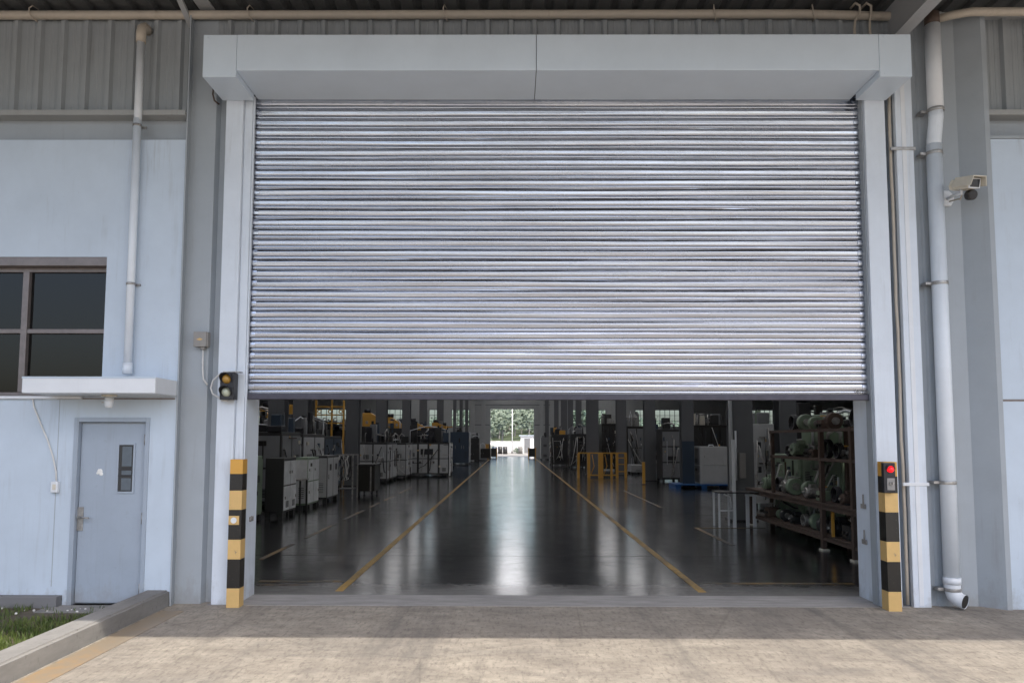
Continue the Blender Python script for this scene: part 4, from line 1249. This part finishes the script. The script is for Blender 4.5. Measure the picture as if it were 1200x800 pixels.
# things on the rack: castings, cans and boxes
Rr = random.Random(21)
labs_up = ['dark round motor', 'grey gear casting', 'green valve block', 'black coil of hose', 'rusty bracket', 'steel drum', 'oily gearbox', 'grey pump', 'black pulley', 'green gear casting']
kk = 0
spots = []
for z, nn in ((1.491, 9), (.771, 11), (.231, 11), (1.971, 8)):
    for j in range(nn):
        spots.append((z, 2.75 + j * (3.5 / nn if z > 1 else 4.8 / nn) + Rr.uniform(-.06, .06)))
shelfname = {1.491: 'second shelf', .771: 'bench top', .231: 'bottom shelf', 1.971: 'top shelf'}
ordn = ['first', 'second', 'third', 'fourth', 'fifth', 'sixth', 'seventh', 'eighth', 'ninth', 'tenth', 'eleventh']
cnts = {}
for z, y in spots:
    x = Rr.uniform(RX + .16, RX + .30)
    s_ = Rr.uniform(.09, .16)
    mt = Rr.choice(['machdark', 'machgreen', 'machdark', 'rust', 'machgreen', 'steel', 'machdark', 'machgreen'])
    q = Rr.randrange(4)
    mname = {'machdark': 'black', 'machgreen': 'green', 'machgrey': 'grey', 'rust': 'rusty', 'steel': 'bare steel'}[mt]
    sn = shelfname[z]
    idx = cnts.get(z, 0); cnts[z] = idx + 1
    kind = ['gear_casting', 'motor', 'valve_block', 'hose_coil'][q]
    lab = '%s %s, %s from the right jamb on the rack %s' % (mname, kind.replace('_', ' '), ordn[idx], sn)
    t2 = thing(kind, lab, kind.split('_')[-1] if q != 1 else 'motor', (x, y, z), 'machine parts stored on the rusty rack')
    if q == 0:
        obj('casting', MB().cyl((x, y - s_ * .5, z + s_), (x, y + s_ * .4, z + s_), s_, 16), M[mt], t2, .015)
        obj('hub', MB().cyl((x - .001, y - s_ * .75, z + s_), (x, y - s_ * .5, z + s_), s_ * .45, 12), M['steel'], t2)
        obj('spigot', MB().box(x - s_ * .5, x + s_ * .5, y - s_ * .3, y + s_ * .3, z, z + s_ * .4), M['machdark'], t2)
    elif q == 1:
        mb = MB().cyl((x - s_ * 1.1, y, z + s_ * .9), (x + s_ * .8, y, z + s_ * .9), s_ * .72, 16)
        for j in range(7):
            xx = x - s_ * .9 + s_ * .24 * j
            mb.cyl((xx, y, z + s_ * .9), (xx + .012, y, z + s_ * .9), s_ * .84, 16)
        obj('motor_body', mb, M[mt], t2)
        obj('shaft', MB().cyl((x - s_ * 1.5, y, z + s_ * .9), (x - s_ * 1.1, y, z + s_ * .9), s_ * .18, 10), M['steel'], t2)
        obj('terminal_box', MB().box(x - .05, x + .08, y - .05, y + .05, z + s_ * 1.6, z + s_ * 2.1), M[mt], t2, .008)
        obj('mount', MB().box(x - s_ * .8, x + s_ * .6, y - s_ * .7, y + s_ * .7, z, z + s_ * .25), M['machdark'], t2, .005)
    elif q == 2:
        obj('block', MB().box(x - s_ * .8, x + s_ * .8, y - s_ * .9, y + s_ * .9, z, z + s_ * 1.5), M[mt], t2, .014)
        obj('valve_stem', MB().cyl((x, y, z + s_ * 1.5), (x, y, z + s_ * 2.1), .02, 8), M['steel'], t2)
        obj('hand_wheel', MB().tube([(x + .06 * math.cos(a), y + .06 * math.sin(a), z + s_ * 2.1) for a in [2 * math.pi * j / 12 for j in range(13)]], .010, 6), M['yellow' if Rr.random() < .4 else 'steel'], t2)
        for j in (-.4, .4): obj('port', MB().cyl((x - s_ * .8 - .03, y + s_ * j, z + s_ * .7), (x - s_ * .8, y + s_ * j, z + s_ * .7), s_ * .22, 10), M['black'], t2)
    else:
        for j in range(3):
            obj('loop', MB().tube([(x - .04 + .03 * j, y + s_ * math.cos(a), z + s_ + .01 + s_ * math.sin(a)) for a in [2 * math.pi * i / 16 for i in range(17)]], .017, 7), M['darkm' if mt != 'steel' else 'steel'], t2)
# green machines behind the rack
GR = 'green machines behind the rusty rack'
GA = ['machgreen', 'machdark', 'machgrey', 'machdark']
cabinet('milling_machine', 'pale green machine with grimy doors, nearest the right jamb', 'machine', (5.70, 7.0, 2.7, 4.4, 0, 1.66), 'machgreen', [('-x', 2, 2), ('-y', 2, 1)], 41, GR, top=(GA, 16, .62), hose=5)
cabinet('milling_machine', 'long pale green machine in the middle behind the rack', 'machine', (5.70, 7.1, 4.6, 6.3, 0, 1.72), 'machgreen', [('-x', 3, 2), ('-y', 2, 1)], 42, GR, top=(GA, 18, .62), hose=6)
cabinet('milling_machine', 'green machine with a small orange mark at the far end of the rack', 'machine', (5.72, 7.0, 6.5, 8.0, 0, 1.5), 'machgreen', [('-x', 2, 2), ('-y', 2, 2)], 43, GR, top=(GA, 16, .62), hose=5)
cabinet('milling_machine', 'greenish yellow machine standing farther back behind the rack', 'machine', (8.4, 11.5, 9, 10.6, 0, 2.2), 'machgreen', [('-y', 5, 2)], 44, GR, top=(['yellow', 'machdark', 'machgreen'], 10, .5))
cabinet('boring_machine', 'white machine body with round dark openings beside the thick right column', 'machine', (hx(881, 19.5), hx(906, 19.5), 11.5, 13.2, 0, hz(496, 19.5)), 'machlight', [('-y', 2, 3)], 45, None, top=(GA, 9, .4), hose=7)
# white steel stand at the end of the bench
d = 15.1; y = d - 8
t_ = thing('steel_stand', 'small white painted stand with a tall post at the far end of the rusty bench', 'stand', (hx(851, d), y, 0))
xa, xb_ = hx(840.5, d), hx(858, d)
for x in (xa, xb_):
    for yy in (y, y + .4):
        if not (x == xb_ and yy == y): obj('leg', MB().box(x - .018, x + .018, yy - .018, yy + .018, -.003, .70), M['white'], t_)
obj('tall_post', MB().box(xb_ - .03, xb_ + .03, y - .03, y + .03, -.003, 1.80), M['white'], t_, .004)
obj('top', MB().box(xa - .03, xb_ + .5, y - .05, y + .45, .701, .725), M['machdark'], t_, .004)
obj('brace', MB().box(xa + .018, xb_ - .03, y - .012, y + .012, .33, .36), M['white'], t_)
obj('brace', MB().tube([(xa + .10, y, .68), (xa + .22, y, .62), (xa + .25, y, .42), (xa + .20, y, .36)], .018, 7), M['white'], t_)
# pair of white legs under bench end
t_ = thing('trestle', 'white trestle legs under the far end of the rusty bench', 'trestle', (5.0, 7.5, 0))
for x in (hx(873, 15.4), hx(881, 15.4)): obj('leg', MB().box(x - .03, x + .03, 7.36, 7.42, -.003, .655), M['white'], t_)
obj('top_rail', MB().box(hx(871, 15.4), hx(884, 15.4), 7.35, 7.43, .62, .66), M['white'], t_)

# right: cabinet on blue pallet, others
d = 27.2
t_ = thing('pallet', 'blue plastic pallet under the white cabinet on the right', 'pallet', (hx(822, d), d - 7.6, 0))
xa, xb_ = hx(783, d + .8), hx(856, d)
obj('deck', MB().box(xa, xb_, d - 8.2, d - 7.0, .12, .17), M['palletblue'], t_, .006)
for x in (xa + .12, (xa + xb_) / 2, xb_ - .12): obj('runner', MB().box(x - .1, x + .1, d - 8.18, d - 7.02, -.003, .119), M['palletblue'], t_, .006)
B = (hx(818.5, d), hx(852, d), d - 8.1, d - 7.05, .172, hz(522.5, d))
t_ = thing('electric_cabinet', 'white two door electric cabinet standing on the blue pallet', 'cabinet', ((B[0] + B[1]) / 2, d - 7.6, .172))
obj('body', MB().box(*B), M['machlight'], t_, .012)
panels(t_, B, '-y', 1, 2, 'machlight', random.Random(5))
panels(t_, B, '-x', 1, 2, 'machgrey', random.Random(6))
obj('lifting_eye', MB().tube([(B[0] + .45, d - 7.6, B[5] - .01), (B[0] + .47, d - 7.6, B[5] + .06), (B[0] + .62, d - 7.6, B[5] + .06), (B[0] + .64, d - 7.6, B[5] - .01)], .018, 7), M['white'], t_)
GRT = 'machines in the right half of the hall'
cabinet('electric_cabinet', 'tall dark grey cabinet between the two middle right columns', 'cabinet', (hx(775, 31), hx(796.5, 31), 23, 24.2, 0, hz(502, 31)), 'machdark', [('-y', 1, 3)], 51, GRT, pmat='machgrey', top=(MA, 6, .5), hose=2)
cabinet('press_machine', 'long black machine with a shelf edge behind the white cabinet', 'machine', (hx(812, 34), hx(853, 34), 26, 28, 0, hz(497.5, 34)), 'black', [('-y', 4, 1)], 52, GRT, pmat='machdark', top=(['machdark', 'machgrey', 'beige', 'steel'], 16, .6), hose=5)
cabinet('press_machine', 'black machine in the bay left of the tall grey cabinet', 'machine', (hx(735, 41), hx(756, 41), 33, 35, 0, hz(499, 41)), 'black', [('-y', 2, 1)], 53, GRT, pmat='machgrey', top=(['machdark', 'machgrey', 'steel'], 12, .9), hose=5)
cabinet('press_machine', 'black machine inside the yellow railing', 'machine', (hx(705, 42), hx(722, 42), 34, 36, 0, hz(496, 42)), 'black', [('-y', 2, 2)], 54, GRT, pmat='machdark', top=(['machdark', 'steel', 'machgrey'], 12, .6), hose=6)
cabinet('press_machine', 'dark machine with yellow fittings right of the far doorway', 'machine', (hx(646, 50), hx(668, 50), 42, 44.5, 0, hz(509, 50)), 'machdark', [('-y', 2, 2), ('-x', 2, 2)], 55, GRT, top=(MA + ['yellow'], 12, .6), hose=7)
cabinet('press_machine', 'black machine with hoses left of the yellow railing', 'machine', (hx(668.5, 46), hx(687, 46), 38, 40, 0, hz(508, 46)), 'machdark', [('-y', 2, 2), ('-x', 2, 2)], 56, GRT, top=(MA, 12, .7), hose=8)
cabinet('press_machine', 'grey machine end with a bright rim behind the second right column', 'machine', (hx(762, 36), hx(774.5, 36), 28, 30, 0, hz(505, 36)), 'machgrey', [('-y', 1, 2)], 57, GRT, top=(MA, 9, .7), hose=4)
cabinet('press_machine', 'black machine with silhouetted heads against the far right windows', 'machine', (hx(908, 27), hx(1012, 27), 19, 21, 0, hz(496, 27)), 'machdark', [('-y', 6, 1)], 58, GRT, top=(['machdark', 'black', 'machgrey'], 14, .8))
cabinet('press_machine', 'low pale grey machine on the floor beyond the yellow railing', 'machine', (hx(739, 38), hx(753, 38), 29.9, 31.2, 0, hz(544, 38)), 'machlight', [('-y', 1, 1)], 59, GRT)
cabinet('press_machine', 'small dark machine right beside the far doorway', 'machine', (hx(634, 64), hx(643, 64), 56, 58, 0, hz(512, 64)), 'machgrey', [('-y', 1, 2)], 60, GRT, top=(MA, 3, .4))
# yellow railing
d = 34.6; y = d - 8
t_ = thing('safety_railing', 'yellow safety railing with ladder rungs on the right of the aisle', 'railing', (hx(704, d), y, 0))
ztop_ = hz(531, d)
for px, w_ in ((677.5, .06), (689.5, .07), (703.5, .12), (716, .05), (722.5, .06), (732.5, .06)):
    x = hx(px, d)
    obj('post', MB().box(x - w_, x + w_, y - .05, y + .05, -.003, ztop_ if px < 730 else ztop_ + .05), M['yellow'], t_, .004)
obj('top_rail', MB().box(hx(677, d), hx(733, d), y - .045, y - .0501 + .1, ztop_ + .0015, ztop_ + .06), M['yellow'], t_, .004)
obj('lower_rail', MB().box(hx(688, d), hx(723, d), y - .03, y + .03, .10, .16), M['yellow'], t_)
for z in (.28, .62, .92): obj('rung', MB().box(hx(722.5, d) + .061, hx(732.5, d) - .061, y - .02, y + .02, z, z + .04), M['yellow'], t_)
for px in (695, 710): 
    x = hx(px, d)
    obj('brace', MB().tube([(x - .12, y, .16), (x + .03, y, .55), (x - .06, y, 1.1)], .022, 6), M['yellow'], t_)
d = 29.6
t_ = thing('guard_post', 'short yellow guard post at the foot of a right column', 'post', (hx(753, d), d - 8, 0))
obj('post', MB().box(hx(751.8, d), hx(755, d), d - 8.05, d - 7.95, .02, .9), M['yellow'], t_, .006)
obj('base', MB().box(hx(751, d), hx(756, d), d - 8.09, d - 7.91, -.003, .02), M['darkm'], t_)
for k, (px, d, w_, h_, lab) in enumerate([(577, 72, .45, 1.0, 'yellow edged barrier left of the far doorway'), (623.5, 72, .35, 1.0, 'dark and yellow barrier right of the far doorway')]):
    t_ = thing('barrier', lab, 'barrier', (hx(px, d), d - 8, 0), 'barriers flanking the far doorway')
    x = hx(px, d)
    obj('panel', MB().box(x - w_ + .05, x + w_ - .05, d - 8.04, d - 7.96, .12, h_ - .05), M['machdark'], t_)
    for s_ in (-1, 1): obj('post', MB().box(x + s_ * w_ - .05, x + s_ * w_ + .05, d - 8.06, d - 7.94, -.003, h_), M['yellow'], t_)

# ------------------------------------------------------------------ yard beyond the far doorway
t_ = thing('perimeter_wall', 'low white perimeter wall seen through the far doorway', 'wall', (0, 97, 0))
obj('wall_panel', MB().box(-60, 60, 97, 97.25, -.05, 1.5), M['farwhite'], t_)
obj('coping', MB().box(-60, 60, 96.95, 97.3, 1.501, 1.58), M['farwhite'], t_)
for x in range(-58, 60, 4): obj('pier', MB().box(x - .2, x + .2, 96.9, 96.999, -.05, 1.5), M['farwhite'], t_)
t_ = thing('site_hut', 'white hut right of centre in the yard through the far doorway', 'hut', (2.6, 93, 0))
obj('body', MB().box(1.2, 4.4, 92, 95, -.03, 2.3), M['farwhite'], t_)
obj('hut_roof', MB().box(1.0, 4.6, 91.8, 95.2, 2.301, 2.42), M['wall'], t_)
obj('door', MB().box(1.7, 2.5, 91.96, 91.999, 0, 1.95), M['machgrey'], t_)
t_ = thing('yard_pole', 'thin pale pole standing in the middle of the yard', 'pole', (.05, 90, 0))
obj('shaft', MB().cyl((.05, 90, -.03), (.05, 90, 6.4), .06, 10), M['farwhite'], t_)
obj('base', MB().cyl((.05, 90, -.03), (.05, 90, .3), .16, 10), M['kerb'], t_)
def drum(x, y, mt, lab, r_=.3, h_=.9):
    t2 = thing('drum', lab, 'drum', (x, y, 0), 'drums standing in the far yard')
    obj('drum_body', MB().cyl((x, y, -.03), (x, y, h_), r_, 18), M[mt], t2)
    for z in (.3, .6): obj('rib', MB().cyl((x, y, z - .02), (x, y, z + .02), r_ * 1.05, 18), M[mt], t2)
    obj('lid', MB().cyl((x, y, h_), (x, y, h_ + .02), r_ * .9, 18), M['darkm'], t2)
drum(-2.2, 84, 'machblue', 'dark blue drum, leftmost in the far yard')
drum(-1.5, 85, 'machdark', 'black drum beside the dark blue one in the far yard')
drum(-.85, 84.4, 'machdark', 'black drum nearest the pale pole in the far yard')
drum(1.1, 86, 'kerb', 'grey drum in front of the white hut')
Rl = random.Random(2)
def leaves(mb, c, rad_, n, size, rn):
    for k in range(n):
        u = Vector((rn.gauss(0, 1), rn.gauss(0, 1), rn.gauss(0, 1))).normalized() * (rn.random() ** .45)
        p = Vector(c) + Vector((u.x * rad_[0], u.y * rad_[1], u.z * rad_[2]))
        a = Vector((rn.gauss(0, 1), rn.gauss(0, 1), rn.gauss(0, .7))).normalized(); q = a.orthogonal().normalized() * size * rn.uniform(.5, 1.1)
        a = a * size * rn.uniform(.6, 1.3)
        mb.add([p - a, p + q * .6, p + a, p - q * .6], [(0, 1, 2, 3)])
def shrub(x, y, r_, lab):
    t2 = thing('shrub', lab, 'shrub', (x, y, 0), 'shrubs along the far yard')
    mb = MB(); leaves(mb, (x, y, r_ * .8), (r_, r_, r_ * .8), 260, .10, Rl)
    obj('foliage', mb, M['leaf'], t2)
    obj('stem', MB().tube([(x, y, -.05), (x + .03, y, r_ * .8)], .03, 6), M['rust'], t2)
shrub(.7, 88, .5, 'low bushy shrub at the foot of the pale pole')
shrub(3.9, 89, .7, 'rounded shrub in front of the white hut')
shrub(-3.2, 95, .9, 'wide shrub against the white wall on the left')
# hillside and wood
n = 40
vs, fs = [], []
def hillz(x, y): return max(-.5, (y - 104) * .072 * math.exp(-(x / 34) ** 2) + 1.2 * math.sin(x * .05 + 1) + .8 * math.sin(x * .13))
for j in range(12):
    for i in range(n):
        x, y = -160 + 320 * i / (n - 1), 100 + j * 9
        vs.append((x, y, hillz(x, y) if j else -.5))
for j in range(11):
    for i in range(n - 1):
        a = j * n + i
        fs.append((a, a + 1, a + n + 1, a + n))
obj('hill', MB().add(vs, fs, True), M['hill'], kind='structure')
mb = MB(); tk = MB()
Rt = random.Random(9)
for k in range(520):
    y = 106 + 70 * Rt.random(); x = Rt.uniform(-.34, .38) * (y + 8)
    if abs(x) > 9 and Rt.random() < .45: continue
    h_ = Rt.uniform(3.5, 5.8) * (1 if abs(x) < 14 else .8); g = hillz(x, y)
    tk.tube([(x, y, g - .3), (x + .2, y, g + h_ * .5)], .16, 5, False)
    for c_ in range(4):
        leaves(mb, (x + Rt.uniform(-1.3, 1.3), y + Rt.uniform(-1, 1), g + h_ * Rt.uniform(.35, .85)), (1.5, 1.5, 1.1), 34, .40, Rt)
o_ = obj('woodland', mb, M['leaf'], kind='stuff'); o_['label'] = 'sunlit green woodland on the hillside beyond the far doorway'
o_ = obj('woodland_trunks', tk, M['kerb'], kind='stuff'); o_['label'] = 'brown trunks within the far hillside woodland'
